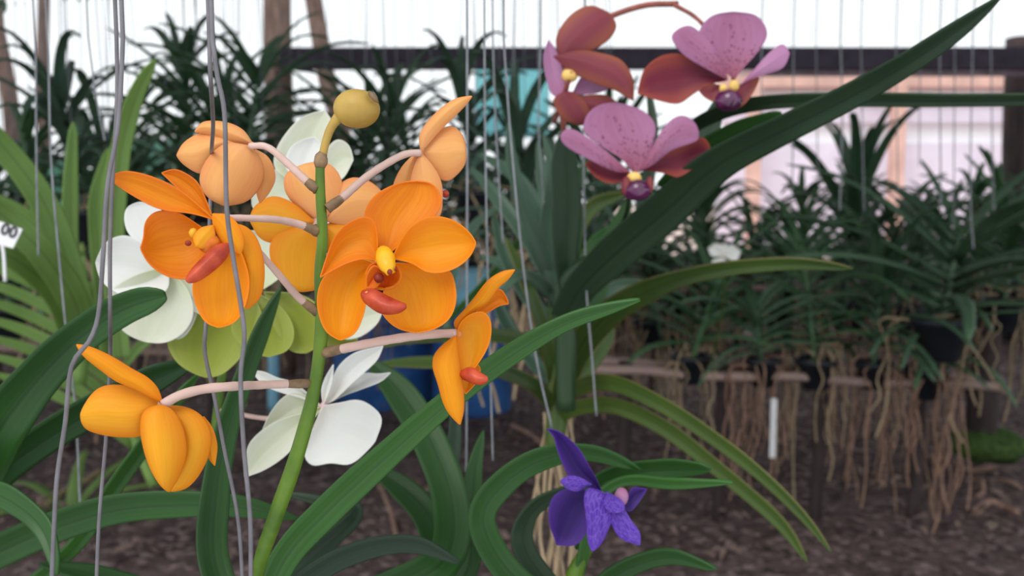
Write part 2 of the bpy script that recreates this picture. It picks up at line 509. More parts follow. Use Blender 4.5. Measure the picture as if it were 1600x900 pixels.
def strap(name, parent, origin, pts, hw, fold=0.35, tilt=0.5, mat='leaf', thick=0.0022, n=30, tip=0.07, blunt=False, flip=1):
    """A folded strap leaf along a centreline of (x, y, D) with half-widths in photo pixels."""
    c = sample([P(*p) for p in pts], n)
    hws = interp(hw, n)
    rows = []
    for i, p in enumerate(c):
        t = (c[min(i + 1, n - 1)] - c[max(i - 1, 0)]).normalized()
        view = (p - CAM).normalized()
        perp = view.cross(t).normalized()
        dist = (p - CAM).dot(FW)
        h = hws[i] * dist / FPX
        s = i / (n - 1)
        if s > 1 - tip:
            q = (s - (1 - tip)) / tip
            h *= max(math.sqrt(max(1 - q * q, 0)), 0.12 if not blunt else 0.3)
        row = []
        for u in (-1, -0.66, -0.3, 0, 0.3, 0.66, 1):
            row.append(p + perp * h * u + view * (tilt * h * u * flip - fold * h * (abs(u) ** 1.3)))
        rows.append(row)
    mb = MB(); mb.grid(rows)
    return mb.build(name, M[mat], parent, origin, solid=thick, sub=1)


def free_strap(mb, base, az, elev, length, width, droop, n=12, twist=0.0, fold=0.5, curl=0.0):
    """An arching strap leaf in local space added to mb."""
    p = Vector(base); d = Vector((math.cos(az) * math.cos(elev), math.sin(az) * math.cos(elev), math.sin(elev)))
    side0 = Vector((-math.sin(az), math.cos(az), 0))
    step = length / (n - 1)
    rows = []
    for i in range(n):
        s = i / (n - 1)
        wv = width * (0.75 + 0.25 * math.sin(math.pi * min(s * 1.3, 1))) * (1 - 0.35 * s)
        if s > 0.88:
            q = (s - 0.88) / 0.12
            wv *= max(math.sqrt(1 - q * q * 0.97), 0.15)
        a = twist * s
        nrm = side0.cross(d).normalized()
        if nrm.z < 0 and i == 0:
            pass
        sd = (side0 * math.cos(a) + nrm * math.sin(a)).normalized()
        upn = d.cross(sd).normalized() * -1
        row = []
        for u in (-1, -0.5, 0, 0.5, 1):
            row.append(p + sd * wv * 0.5 * u - upn * (abs(u) * fold * wv * 0.5) * -1)
        rows.append(row)
        p = p + d * step
        d = (d + Vector((0, 0, -1)) * droop * step / length * (0.6 + s) + side0 * curl * step).normalized()
    mb.grid(rows)


# ------------------------------------------------------------------ ground and far setting
mb = MB()
rows = []
for j in range(60):
    y = 0.2 + 13.0 * (j / 59) ** 1.6
    rows.append([Vector((-14 + 28 * i / 60, y, 0.03 * math.sin(i * 1.3 + j * 0.7) * math.sin(j * 0.9) + R.uniform(-0.012, 0.012))) for i in range(61)])
mb.grid(rows)
g = mb.build('floor', M['ground']); g['kind'] = 'structure'
mb = MB()
mb.face([(-30, 12.8, 0.05), (30, 12.8, 0.05), (30, 60, 0.0), (-30, 60, 0.0)])
g = mb.build('floor_yard', M['yard'], smooth=False); g.name = 'floor_yard'; g['kind'] = 'structure'


def zat(py, D):
    return P(800, py, D).z


def yat(py, D):
    return P(800, py, D).y


def xat(px, D):
    return (px - 800) / FPX * D


def px_box(mb, x0, y0, x1, y1, D, depth):
    a = P(x0, y0, D); b = P(x1, y1, D)
    c = P((x0 + x1) / 2, (y0 + y1) / 2, D)
    mb.box((c.x, c.y + depth / 2, (a.z + b.z) / 2), (abs(b.x - a.x), depth, abs(a.z - b.z)))


# roof beam of the shade house
o = Vector((0, yat(95, 6), 0))
mb = MB(); px_box(mb, 436, 74, 2200, 106, 6, 0.12)
bm_ = mb.build('trim_1', M['beam'], smooth=False); bm_['kind'] = 'structure'
mb = MB(); px_box(mb, 1180, 107, 2200, 118, 6.2, 0.05)
bm_ = mb.build('trim_2', M['beam_light'], smooth=False); bm_['kind'] = 'structure'
# posts that carry it
for k, px in enumerate((440, 2195)):
    mb = MB(); b0 = P(px, 90, 6.05)
    mb.tube([(b0.x, b0.y + 0.02, -0.05), (b0.x, b0.y + 0.02, b0.z)], 0.05, k=12)
    q = mb.build('trim_%d' % (3 + k), M['bark'], smooth=True); q['kind'] = 'structure'

# shade cloth roof added out of sight over the benches to darken the background
mb = MB(); rows = []
for j in range(12):
    rows.append([Vector((-7 + 14 * i / 20, 0.9 + 6.3 * j / 11, 2.6 + 0.03 * math.sin(i * 1.1) * math.sin(j * 0.9))) for i in range(21)])
mb.grid(rows)
q = mb.build('added_ceiling', M['shade_cloth'], solid=0.004); q['kind'] = 'structure'
k = 5
for px_, py_ in ((-6.5, 1.2), (6.5, 1.2), (-6.5, 6.9), (6.5, 6.9)):
    mb = MB(); mb.tube([(px_, py_, -0.05), (px_, py_, 2.6)], 0.05, k=12)
    q = mb.build('trim_%d' % k, M['bark']); q['kind'] = 'structure'; k += 1

# far building on the right
BD = 16.0
bo = Vector((xat(1450, BD), yat(250, BD), 0))
bld = empty('building', bo, 'pale building with pink and lavender wall panels behind the plants at right', 'building')


def bpart(name, mat, x0, y0, x1, y1, dep=0.15, dy=0.0):
    mb = MB(); px_box(mb, x0, y0, x1, y1, BD + dy, dep)
    return mb.build(name, M[mat], bld, bo, smooth=False)


mb = MB(); a = P(1130, 285, BD); b = P(2100, 222, BD)
mb.box(((a.x + b.x) / 2, a.y + 0.4, b.z / 2), (b.x - a.x, 0.2, b.z)); mb.build('wall', M['wall_pale'], bld, bo, smooth=False)
bpart('wall_panel', 'wall_white', 1130, 221, 2100, 192, 0.1, 0.3)
bpart('eave_band', 'wall_pale', 1130, 191, 2100, 170, 0.3, 0.1)
bpart('wall_panel', 'wall_white', 1130, 169, 2100, 136, 0.1, 0.3)
bpart('roof_edge', 'wall_pink', 1130, 135, 2100, 117, 0.5, -0.2)
bpart('roof', 'roof', 1130, 116, 2100, 108, 0.6, -0.2)
for px in (1180, 1405, 1640):
    mb = MB(); a = P(px, 136, BD - 0.3)
    mb.box((a.x, a.y, a.z / 2), (0.2, 0.2, a.z)); mb.build('post', M['wall_pink'], bld, bo, smooth=False)

# sheets hung behind the plants
def sheet(name, label, x0, y0, x1, y1, D, mat, wav=0.03):
    mb = MB(); rows = []
    o = P((x0 + x1) / 2, y1, D)
    for j in range(9):
        row = []
        for i in range(25):
            p = P(x0 + (x1 - x0) * i / 24, y0 + (y1 - y0) * j / 8, D)
            row.append(p + Vector((0, wav * math.sin(i * 0.9 + j * 0.5), 0)))
        rows.append(row)
    mb.grid(rows)
    q = mb.build(name, M[mat], None, o, solid=0.004)
    for row in (0, -1):
        c = rows[0][row]
        cb = MB(); cb.tube([c, Vector((c.x, min(c.y, 7.2), 2.6))], 0.003, k=6, n=4)
        cb.build('cord', M['wire_thin'], q, o)
    return tag(q, label, 'tarpaulin')


sheet('tarpaulin', 'cyan tarpaulin hung below the roof beam, left of the pink flowers', 742, 98, 858, 215, 7.7, 'cyan')
sheet('tarpaulin', 'small mint green tarpaulin behind the leaves above the left orange flower', 192, 218, 292, 306, 4.9, 'mint')
sheet('tarpaulin', 'narrow mint green tarpaulin seen through leaves near the left edge', 74, 252, 108, 332, 4.95, 'mint')

# bank of dark soil and undergrowth behind the benches
mb = MB(); rows = []
for j in range(8):
    row = []
    for i in range(90):
        x = -8 + 16 * i / 89
        hgt = (0.40 + 0.10 * math.sin(i * 0.7) + R.uniform(-0.05, 0.05)) * math.sin(math.pi * min(j, 7) / 7) ** 0.8
        row.append(Vector((x, 8.4 + j * 0.28, hgt - 0.03)))
    rows.append(row)
mb.grid(rows)
q = mb.build('floor_bank', M['brick']); q['kind'] = 'structure'


# ------------------------------------------------------------------ trees
def trunk_pts(px0, py0, px1, py1, D):
    return P(px0, py0, D), P(px1, py1, D)


def tree(label, pxs, D, rpx, top=-40, crown=None, mat='bark', group=None):
    """pxs: list of (px, py) from low to high"""
    base = P(pxs[0][0], pxs[0][1], D)
    base = Vector((base.x, base.y, 0))
    t = empty('tree', base, label, 'tree', group)
    mb = MB()
    pts = [base + Vector((0, 0, -0.05))] + [P(x, y, D) for x, y in pxs]
    mb.tube(pts, [rpx * 1.3 * D / FPX] + [rpx * D / FPX * (1 - 0.03 * i) for i in range(len(pxs))], k=14, n=22)
    mb.build('trunk', M[mat], t, base)
    if crown:
        mb = MB()
        for (cx, cy, r, n) in crown:
            c = P(cx, cy, D)
            for _ in range(n):
                d = Vector((R.gauss(0, 1), R.gauss(0, 1), R.gauss(0, 0.7))).normalized() * r * R.random() ** 0.4
                p = c + d
                a = R.uniform(0, 6.3); e = R.uniform(-0.9, 0.5)
                dr = Vector((math.cos(a) * math.cos(e), math.sin(a) * math.cos(e), math.sin(e)))
                sd = dr.cross(Vector((0, 0, 1))).normalized()
                l = R.uniform(0.08, 0.16); wd = l * 0.32
                up = sd.cross(dr)
                mb.grid([[p - sd * wd * 0.1, p + sd * wd * 0.1],
                         [p + dr * l * 0.35 - sd * wd * 0.5 + up * 0.01, p + dr * l * 0.35 + sd * wd * 0.5 + up * 0.01],
                         [p + dr * l * 0.7 - sd * wd * 0.4, p + dr * l * 0.7 + sd * wd * 0.4],
                         [p + dr * l - sd * wd * 0.05 - up * 0.02, p + dr * l + sd * wd * 0.05 - up * 0.02]])
        mb.build('foliage', M['leaf_tree'], t, base)
    return t


tree('tall grey-brown tree trunk at the left edge against bright sky', [(26, 300), (18, 180), (10, 120), (-6, 40), (-20, -60)], 8.0, 13, crown=[(-60, -30, 0.45, 200)])
tree('slender straight tree trunk, second from the left edge', [(72, 300), (68, 180), (66, 110), (68, 30), (70, -70)], 9.0, 10, crown=[(130, -60, 0.4, 200)])
tree('thick brown tree trunk behind the white flower left of the bud', [(436, 320), (437, 200), (435, 120), (433, 20), (436, -80)], 7.8, 24, crown=[(380, -90, 0.4, 200)])
tree('slanting brown trunk behind the ochre bud', [(548, 300), (530, 190), (512, 130), (500, 60), (480, -60)], 9.2, 15, crown=[(560, -90, 0.4, 200)])
tree('dark upright post at the right edge wrapped in leaves', [(1585, 300), (1586, 220), (1588, 140), (1590, 104), (1590, 60)], 7.6, 20, mat='bark_dark')


def shrub(px, top, D, half, label, group, n=900):
    c = P(px, top, D); h = c.z; base = Vector((c.x, c.y, 0))
    r_ = half * D / FPX
    t = empty('shrub', base, label, 'shrub', group)
    mb = MB()
    for _ in range(n):
        z = h * R.random() ** 0.7
        a = R.uniform(0, 6.3); rr = r_ * math.sqrt(R.random()) * (1 - 0.35 * (z / h) ** 2)
        p = base + Vector((rr * math.cos(a), rr * 0.5 * math.sin(a), z))
        a = R.uniform(0, 6.3); e = R.uniform(-0.6, 1.1)
        dr = Vector((math.cos(a) * math.cos(e), math.sin(a) * math.cos(e), math.sin(e)))
        sd = dr.cross(Vector((0, 0, 1))).normalized(); up = sd.cross(dr)
        l = R.uniform(0.12, 0.24); wd = l * 0.3
        mb.grid([[p - sd * wd * 0.1, p + sd * wd * 0.1],
                 [p + dr * l * 0.35 - sd * wd * 0.5 + up * 0.01, p + dr * l * 0.35 + sd * wd * 0.5 + up * 0.01],
                 [p + dr * l * 0.7 - sd * wd * 0.4, p + dr * l * 0.7 + sd * wd * 0.4],
                 [p + dr * l - sd * wd * 0.05 - up * 0.02, p + dr * l + sd * wd * 0.05 - up * 0.02]])
    mb.build('foliage', M['leaf_hedge'], t, base)
    mb = MB()
    for k in range(5):
        a = k * 1.26
        mb.tube([base + Vector((0, 0, -0.03)), base + Vector((0.2 * r_ * math.cos(a), 0.2 * r_ * math.sin(a), h * 0.4)), base + Vector((0.5 * r_ * math.cos(a), 0.3 * r_ * math.sin(a), h * 0.85))], [0.02, 0.014, 0.006], k=7, n=8)
    mb.build('stem', M['bark_dark'], t, base)


ORD = ['first', 'second', 'third', 'fourth', 'fifth', 'sixth', 'seventh', 'eighth', 'ninth', 'tenth', 'eleventh', 'twelfth', 'thirteenth', 'fourteenth', 'fifteenth', 'sixteenth', 'seventeenth', 'eighteenth', 'nineteenth', 'twentieth']
SG = 'dark shrubs behind the shade house'
for k, (px, top) in enumerate([(-480, 290), (-340, 280), (-200, 300), (-60, 280), (60, 300), (175, 310), (290, 300), (400, 250), (520, 225), (640, 262), (760, 268), (880, 330), (1000, 400), (1110, 410), (1230, 400), (1350, 395), (1470, 390), (1600, 350)]):
    shrub(px, top, 7.3 + 0.25 * (k % 2), 74, ORD[k] + ' from the left of the dark bushy shrubs behind the shade house', SG)

# ------------------------------------------------------------------ orchids of the background
RIG = bpy.data.meshes


def make_orchid(seed, nleaf, L, wd, stem, mat, droop=1.5, spread=0.5, roots=14, rootlen=0.4, e0=1.0, rmat='root', pot=False):
    """Prototype: origin at the foot of the stem, leaves in two ranks up the stem, roots hanging below."""
    q = random.Random(seed)
    root = empty('orchid_plant', (0, 0, 0))
    mb = MB()
    az0 = q.uniform(0, 6.28)
    lean = Vector((q.uniform(-0.08, 0.08), q.uniform(-0.08, 0.08), 0))
    for i in range(nleaf):
        s = i / (nleaf - 1)
        z = stem * (0.12 + 0.86 * s)
        az = az0 + (math.pi if i % 2 else 0) + q.gauss(0, spread)
        el = e0 * (0.25 + 0.75 * s) + q.uniform(-0.12, 0.15)
        l = L * (0.85 + 0.3 * math.sin(math.pi * s)) * (1 - 0.35 * max(0, s - 0.8) / 0.2) * q.uniform(0.85, 1.12)
        free_strap(mb, Vector((0, 0, z)) + lean * s, az, el, l, wd * q.uniform(0.85, 1.1), droop * q.uniform(0.7, 1.3), n=13,
                   twist=q.uniform(-0.4, 0.4), curl=q.uniform(-0.7, 0.7))
    mb.build('foliage', M[mat], root, solid=0.002)
    mb = MB()
    mb.tube([Vector((0, 0, -0.04)), Vector((0, 0, stem * 0.5)) + lean * 0.5, Vector((0, 0, stem)) + lean], [0.011, 0.010, 0.006], k=8, n=10)
    mb.build('stem', M[mat], root)
    if pot:
        mb = MB()
        prof = [(0.045, -0.10), (0.07, 0.0), (0.075, 0.0), (0.075, -0.012), (0.07, -0.015)]
        rows = [[Vector((r_ * math.cos(a), r_ * math.sin(a), z)) for a in [2 * math.pi * k / 18 for k in range(18)]] for r_, z in [(0.002, -0.10), (0.045, -0.10), (0.066, -0.012), (0.075, -0.012), (0.075, 0.004), (0.066, 0.004), (0.062, -0.02), (0.002, -0.02)]]
        mb.grid(rows, close=True)
        mb.build('pot', M['pot'], root)
    mb = MB()
    for i in range(roots):
        p = Vector((q.uniform(-0.03, 0.03), q.uniform(-0.03, 0.03), q.uniform(-0.05, stem * 0.15)))
        a = q.uniform(0, 6.28); out = q.uniform(0.03, 0.13)
        ln = rootlen * q.uniform(0.4, 1.1)
        pts = [p, p + Vector((math.cos(a) * out, math.sin(a) * out, q.uniform(-0.02, 0.03)))]
        k = 6
        for j in range(k):
            last = pts[-1]
            pts.append(last + Vector((q.uniform(-0.022, 0.022), q.uniform(-0.022, 0.022), -ln / k)))
        mb.tube(pts, [0.0042 * q.uniform(0.6, 1.1)] * len(pts), k=5, n=20, cap=False)
    mb.build('roots', M[rmat], root)
    return root


def copy_tree(o, parent=None):
    c = o.copy(); COL.objects.link(c)
    c.parent = parent
    for ch in [x for x in list(COL.objects) if x.parent == o and not x.name.startswith('hanger')]:
        copy_tree(ch, c)
    return c


protos = {
    'arch': make_orchid(1, 26, 0.38, 0.038, 0.34, 'leaf_back', droop=1.5, e0=1.1, roots=14, rootlen=0.42, pot=True),
    'fan': make_orchid(2, 22, 0.38, 0.040, 0.30, 'leaf_mid', droop=0.9, e0=1.15, roots=12, rootlen=0.38, pot=True),
    'long': make_orchid(3, 20, 0.46, 0.044, 0.40, 'leaf_back', droop=1.2, e0=1.2, roots=14, rootlen=0.5, rmat='root_red', pot=True),
    'grey': make_orchid(4, 24, 0.38, 0.034, 0.36, 'leaf_grey', droop=1.6, e0=1.2, roots=12, rootlen=0.4, pot=True),
    'dense': make_orchid(5, 28, 0.36, 0.036, 0.42, 'leaf_mid', droop=1.7, e0=1.05, roots=16, rootlen=0.45, pot=True),
    'olive': make_orchid(6, 18, 0.44, 0.046, 0.22, 'leaf_back', droop=0.7, e0=0.9, roots=7, rootlen=0.3, pot=True),
    'bare': make_orchid(7, 18, 0.36, 0.036, 0.2, 'leaf_back', droop=1.4, e0=0.9, roots=26, rootlen=0.46, rmat='root_red', pot=True),
}
used = set()


def orchid(kind, px, py, D, sc, rz, label, group=None, hung=False):
    """px, py: where the foot of the stem stands in the photo at depth D"""
    o = protos[kind] if kind not in used else copy_tree(protos[kind])
    used.add(kind)
    o.location = P(px, py, D)
    o.rotation_euler = (0, 0, rz)
    o.scale = (sc, sc, sc)
    if hung:
        mb = MB(); c = o.location; f_ = 0.07 * sc
        for a in (0.4, 2.5, 4.6):
            rim = Vector((f_ * math.cos(a), f_ * math.sin(a), 0.0))
            mb.tube([rim, rim * 0.9 + Vector((0, 0, 0.5)), Vector((rim.x * 0.25, rim.y * 0.25, (2.58 - c.z)))], 0.0015, k=5, n=5)
        for v in mb.v:
            v /= sc
        h = mb.build('hanger', M['wire_thin'], o)
        h.rotation_euler = (0, 0, 0)
    return tag(o, label, 'orchid', group)


# benches: weathered poles on short posts
def bench(label, px0, px1, py, D, py2=None):
    a = P(px0, py, D); b = P(px1, py2 or py, D)
    root = empty('plant_bench', Vector(((a.x + b.x) / 2, a.y, 0)), label, 'bench')
    o = root.location.copy()
    for k, dy in enumerate((0.0, 0.16)):
        mb = MB()
        pts = [a.lerp(b, t / 8) + Vector((0, dy, 0.006 * math.sin(t * 2 + k))) for t in range(9)]
        mb.tube(pts, [0.016 + 0.002 * math.sin(t * 3) for t in range(9)], k=10, n=40)
        mb.build('pole', M['pole'], root, o)
    n = 4
    for k in range(n):
        t = (k + 0.3) / n
        p = a.lerp(b, t) + Vector((0, 0.08, 0))
        mb = MB()
        mb.tube([(p.x, p.y, -0.03), (p.x + 0.01, p.y, p.z + 0.02)], 0.024, k=10, n=6)
        mb.build('leg', M['bark_dark'], root, o)
    return root


bench('weathered pink-brown pole bench carrying potted orchids at right, roots hanging below', 930, 1560, 578, 3.4, 604)
bench('low pole bench behind the orange and white flowers', -60, 400, 545, 4.4, 550)
bench('far pole bench under the back row of orchids', 700, 1700, 452, 5.6, 450)

# right-hand bench row (about 3.4 m)
RB = 'potted orchids along the right bench'
for k, (kind, px, py, sc, rz, lab) in enumerate([
    ('fan', 1080, 556, 0.95, 0.3, 'dark orchid on the right bench just right of the arching leaf'),
    ('bare', 1190, 560, 0.95, 1.2, 'root-heavy orchid in black pot above the white stick'),
    ('dense', 1275, 562, 1.0, 2.1, 'bushy orchid on bench to the right of the white stick'),
    ('long', 1365, 566, 0.92, 0.6, 'long-leaved orchid on right bench, its red-brown roots hanging in front of shade'),
    ('bare', 1448, 575, 1.05, 2.6, 'orchid with the thickest curtain of red-brown roots at the right end of bench'),
]):
    orchid(kind, px, py, 3.42, sc, rz, lab)
# second row
for (kind, px, py, D, sc, rz, lab) in [
    ('arch', 1015, 500, 4.3, 1.0, 0.2, 'arching dark orchid below the pink spotted flower, behind the centre plant'),
    ('dense', 1110, 470, 4.2, 1.0, 1.3, 'dense dark orchid between the centre plant and the tall right one'),
    ('fan', 1210, 480, 4.1, 1.05, 0.5, 'fan-leaved orchid standing in the second row, left of the tallest right one'),
    ('long', 1325, 470, 4.0, 1.2, 0.1, 'tallest long-leaved orchid at right, leaves arching against the pale building'),
    ('arch', 1420, 480, 4.1, 1.15, 2.2, 'arching orchid right of the tallest one in the second row'),
    ('olive', 1470, 498, 3.2, 1.35, 0.4, 'broad-leaved orchid at right with wide near-horizontal leaves above the dark post'),
    ('fan', 1570, 470, 3.5, 1.1, 1.9, 'upright dark orchid beside the right edge'),
    ('dense', 1530, 440, 4.6, 1.0, 0.9, 'dense orchid behind the right-edge one'),
]:
    orchid(kind, px, py, D, sc, rz, lab)
# back row on the far bench
BK = 'orchids in the far row behind the right bench'
for k, px in enumerate(range(940, 1680, 80)):
    orchid(['dense', 'arch', 'grey', 'fan'][k % 4], px + R.uniform(-12, 12), 440 + R.uniform(-6, 6), 5.65 + R.uniform(-0.1, 0.1), 1.15 + R.uniform(-0.08, 0.12), R.uniform(0, 6),
           ORD[k] + ' from the left of the small orchids in the far row at right', BK)
# centre rows
for (kind, px, py, D, sc, rz, lab) in [
    ('grey', 838, 420, 2.3, 0.95, 0.15, 'grey-green orchid hanging left of the pink flowers behind thin wires'),
    ('grey', 745, 300, 3.1, 0.95, 0.1, 'grey-green orchid whose arching leaves stand against bright sky above the upper right orange flower'),
    ('arch', 800, 390, 3.4, 0.85, 1.1, 'dark orchid right of the front orange flower, behind wires'),
    ('arch', 600, 300, 3.6, 1.05, 0.4, 'dark arching orchid right behind the ochre bud'),
    ('dense', 655, 350, 3.9, 0.95, 2.0, 'dense dark orchid behind the upper right orange flower'),
    ('long', 925, 430, 3.6, 0.95, 2.2, 'long-leaved orchid behind the centre plant'),
    ('fan', 540, 320, 4.2, 1.2, 0.8, 'fan orchid behind the upper white flower'),
    ('arch', 380, 270, 3.2, 1.0, 0.1, 'dark arching orchid right of the twisted wires at top left'),
    ('fan', 300, 300, 3.3, 1.05, 1.0, 'dark fan orchid above the left orange flower'),
    ('grey', 130, 330, 2.6, 0.9, 0.2, 'grey-green orchid with leaves fanning against bright sky at top left'),
    ('arch', 205, 400, 3.4, 0.9, 0.7, 'dark orchid between the two left wires'),
    ('dense', 60, 370, 3.6, 0.95, 1.7, 'dense orchid at the left edge behind pale trunks'),
    ('arch', 340, 400, 3.6, 1.1, 2.7, 'dark orchid low behind the left orange flower'),
    ('dense', 460, 420, 4.3, 1.0, 0.4, 'dense orchid low behind the flower stem'),
    ('long', 590, 430, 4.3, 0.9, 1.4, 'long-leaved orchid hidden mostly behind the front orange flower'),
    ('olive', 10, 480, 3.0, 0.9, 1.4, 'green orchid at the far left beside the price tag'),
    ('arch', 300, 225, 4.2, 1.1, 1.7, 'dark arching orchid hanging above the peach flower seen from behind'),
    ('long', 170, 420, 3.2, 1.0, 2.9, 'long-leaved orchid low at left behind the yellow-green leaves'),
    ('dense', 395, 400, 3.9, 1.2, 1.9, 'dense orchid behind the peach flower and the thick trunk'),
    ('long', 940, 400, 4.4, 1.2, 0.4, 'long-leaved orchid behind the pink flower, right of the centre stem'),
]:
    orchid(kind, px, py, D, sc, rz, lab, hung=True)
BL = 'orchids in the far row at left'
for k, px in enumerate(range(-20, 900, 76)):
    orchid(['arch', 'dense', 'fan', 'grey'][k % 4], px + R.uniform(-14, 14), 400 + R.uniform(-10, 10), 5.4 + R.uniform(-0.15, 0.15), 1.15 + R.uniform(-0.1, 0.15), R.uniform(0, 6),
           ORD[k] + ' from the left of the small orchids in the far row behind the orange flowers', BL)

# small white flower between the centre plant and the right row
so = P(1128, 470, 2.4)
sw = empty('orchid_plant', so, 'small far-off white orchid flower between the centre plant and the right row', 'orchid')
mb = MB(); mb.tube([P(1110, 574, 3.42), P(1126, 500, 2.9), P(1132, 440, 2.5), P(1130, 402, 2.405)], [0.004, 0.003, 0.002], k=6, n=10); mb.build('flower_stem', M['stem'], sw, so)
petal('petal', sw, so, 2.4, (1130, 400), (1106, 388), [(1112, 400)], [(1120, 380)], 6, 'white')
petal('petal', sw, so, 2.4, (1130, 400), (1158, 392), [(1142, 382)], [(1150, 408)], 6, 'white')
petal('petal', sw, so, 2.4, (1130, 400), (1122, 418), [(1112, 408)], [(1138, 416)], 6, 'white')
petal('petal', sw, so, 2.4, (1130, 400), (1134, 380), [(1122, 386)], [(1144, 390)], 6, 'white')

# blue plastic drums
def drum(label, px, py0, py1, D, rpx, body='blue', lid='blue_lid'):
    c = P(px, py1, D); top = P(px, py0, D)
    h = top.z - c.z; r_ = rpx * D / FPX
    o = Vector((c.x, c.y + r_, c.z))
    t = empty('plastic_drum', o, label, 'drum')
    prof = [(0.002, 0), (0.93, 0), (0.97, 0.02), (0.97, 0.30), (1.0, 0.32), (1.0, 0.36), (0.97, 0.38), (0.97, 0.62), (1.0, 0.64), (1.0, 0.68), (0.96, 0.70), (0.96, 0.78)]
    mb = MB(); mb.grid([[o + Vector((a * r_ * math.cos(q), a * r_ * math.sin(q), z * h)) for q in [2 * math.pi * k / 40 for k in range(40)]] for a, z in prof], close=True)
    mb.build('body', M[body], t, o)
    prof = [(0.96, 0.78), (1.03, 0.78), (1.03, 0.84), (0.97, 0.86), (0.95, 0.96), (0.85, 1.0), (0.002, 1.0)]
    mb = MB(); mb.grid([[o + Vector((a * r_ * math.cos(q), a * r_ * math.sin(q), z * h)) for q in [2 * math.pi * k / 40 for k in range(40)]] for a, z in prof], close=True)
    mb.build('lid', M[lid], t, o)
    return t


d1 = drum('large blue plastic drum with light blue lid behind the front orange flower', 735, 425, 655, 5.06, 66)
d2 = drum('dark blue plastic drum behind the white flower, left of the larger drum', 590, 470, 648, 5.19, 84, lid='blue')
b = P(427, 646, 5.2); a = P(427, 548, 5.2)
mb = MB(); mb.tube([a, b], 0.030, k=12, n=6)
tag(mb.build('plastic_pipe', M['blue_lid'], None, b.copy()), 'short light blue plastic pipe standing upright left of the white flower', 'pipe')

# white marker stick, dark mossy post at right, twigs
a, b = P(1206, 622, 3.3), P(1210, 716, 3.3)
mb = MB(); mb.box((a + b) / 2, (0.020, 0.006, (a - b).length)); 
tag(mb.build('marker_stick', M['white_plastic'], None, b.copy(), smooth=False), 'white flat marker stick hanging below the right bench', 'stick')
a = P(1540, 690, 4.0)
po = Vector((a.x, a.y, 0))
t = empty('wooden_post', po, 'short dark rough post with mossy foot at right', 'post')
mb = MB(); mb.tube([P(1537, 694, 4.0), P(1534, 640, 4.0), P(1540, 560, 4.0), P(1548, 470, 4.0)], [0.062, 0.058, 0.052, 0.05], k=14, n=20); mb.build('shaft', M['bark_dark'], t, po)
mb = MB(); c = P(1542, 694, 4.0)
mb.blob(c, (Vector((0.16, 0, 0)), Vector((0, 0.14, 0)), Vector((0, 0, 0.07))), f=lambda th, ph: 1 + 0.12 * math.sin(5 * ph) * math.sin(3 * th) + 0.05 * math.sin(11 * ph)); mb.build('moss', M['moss'], t, po)


def ground_at(px, py):
    d = FW + (px - 800) / FPX * RT + (450 - py) / FPX * UP
    return CAM + d * (-CAM.z / d.z)


def twig(label, pts, r0=0.008, mat='bark_chip'):
    w_ = [ground_at(*p) + Vector((0, 0, r0 + 0.012 + 0.01 * math.sin(i * 2))) for i, p in enumerate(pts)]
    mb = MB(); mb.tube(w_, [r0 * (1 - 0.4 * i / len(w_)) for i in range(len(w_))], k=8, n=24)
    tag(mb.build('twig', M[mat], None, w_[0].copy()), label, 'twig')


twig('curved pale twig on the ground below the mossy post', [(1450, 722), (1485, 735), (1515, 742), (1555, 738)], 0.016)
twig('thin reddish twig on the ground at the lower right', [(1560, 757), (1580, 765), (1598, 770)], 0.009)
twig('curled bark strip at the bottom right', [(1524, 812), (1545, 800), (1570, 800), (1590, 812)], 0.016)
twig('small curled bark chip below the mossy post', [(1523, 757), (1533, 765), (1535, 776), (1527, 783)], 0.012)
twig('pale twig on the ground left of the violet flower', [(800, 672), (830, 690), (855, 705), (870, 716)], 0.012)
twig('bleached stick lying on the ground at the lower left', [(60, 806), (95, 785), (130, 760), (158, 742)], 0.012, 'cut_tip')
twig('forked dry twig on the ground under the white flower', [(590, 760), (600, 785), (612, 812), (620, 850)], 0.010)

# leaf litter: uncountable
mb = MB()
for _ in range(2600):
    y = 3.0 + 6 * R.random() ** 1.3; x = R.uniform(-0.62, 0.62) * y
    c = Vector((x, y, 0.035 + R.uniform(0, 0.02)))
    a = R.uniform(0, 6.3); l = R.uniform(0.02, 0.07); wd = l * R.uniform(0.25, 0.5)
    d = Vector((math.cos(a), math.sin(a), R.uniform(-0.3, 0.5))); s_ = Vector((-math.sin(a), math.cos(a), R.uniform(-0.4, 0.4)))
    mb.grid([[c - d * l * 0.5 - s_ * wd * 0.1, c - d * l * 0.5 + s_ * wd * 0.1], [c - s_ * wd * 0.5 + Vector((0, 0, 0.008)), c + s_ * wd * 0.5 + Vector((0, 0, 0.008))], [c + d * l * 0.5 - s_ * wd * 0.1, c + d * l * 0.5 + s_ * wd * 0.1]])
tag(mb.build('leaf_litter', M['litter']), 'brown dry leaf litter scattered over the soil', 'leaf litter', kind='stuff')

# ------------------------------------------------------------------ left plant with fronds, price tag
def px_plant(name, base, label, cat='orchid'):
    o = P(*base)
    return empty(name, o, label, cat), o


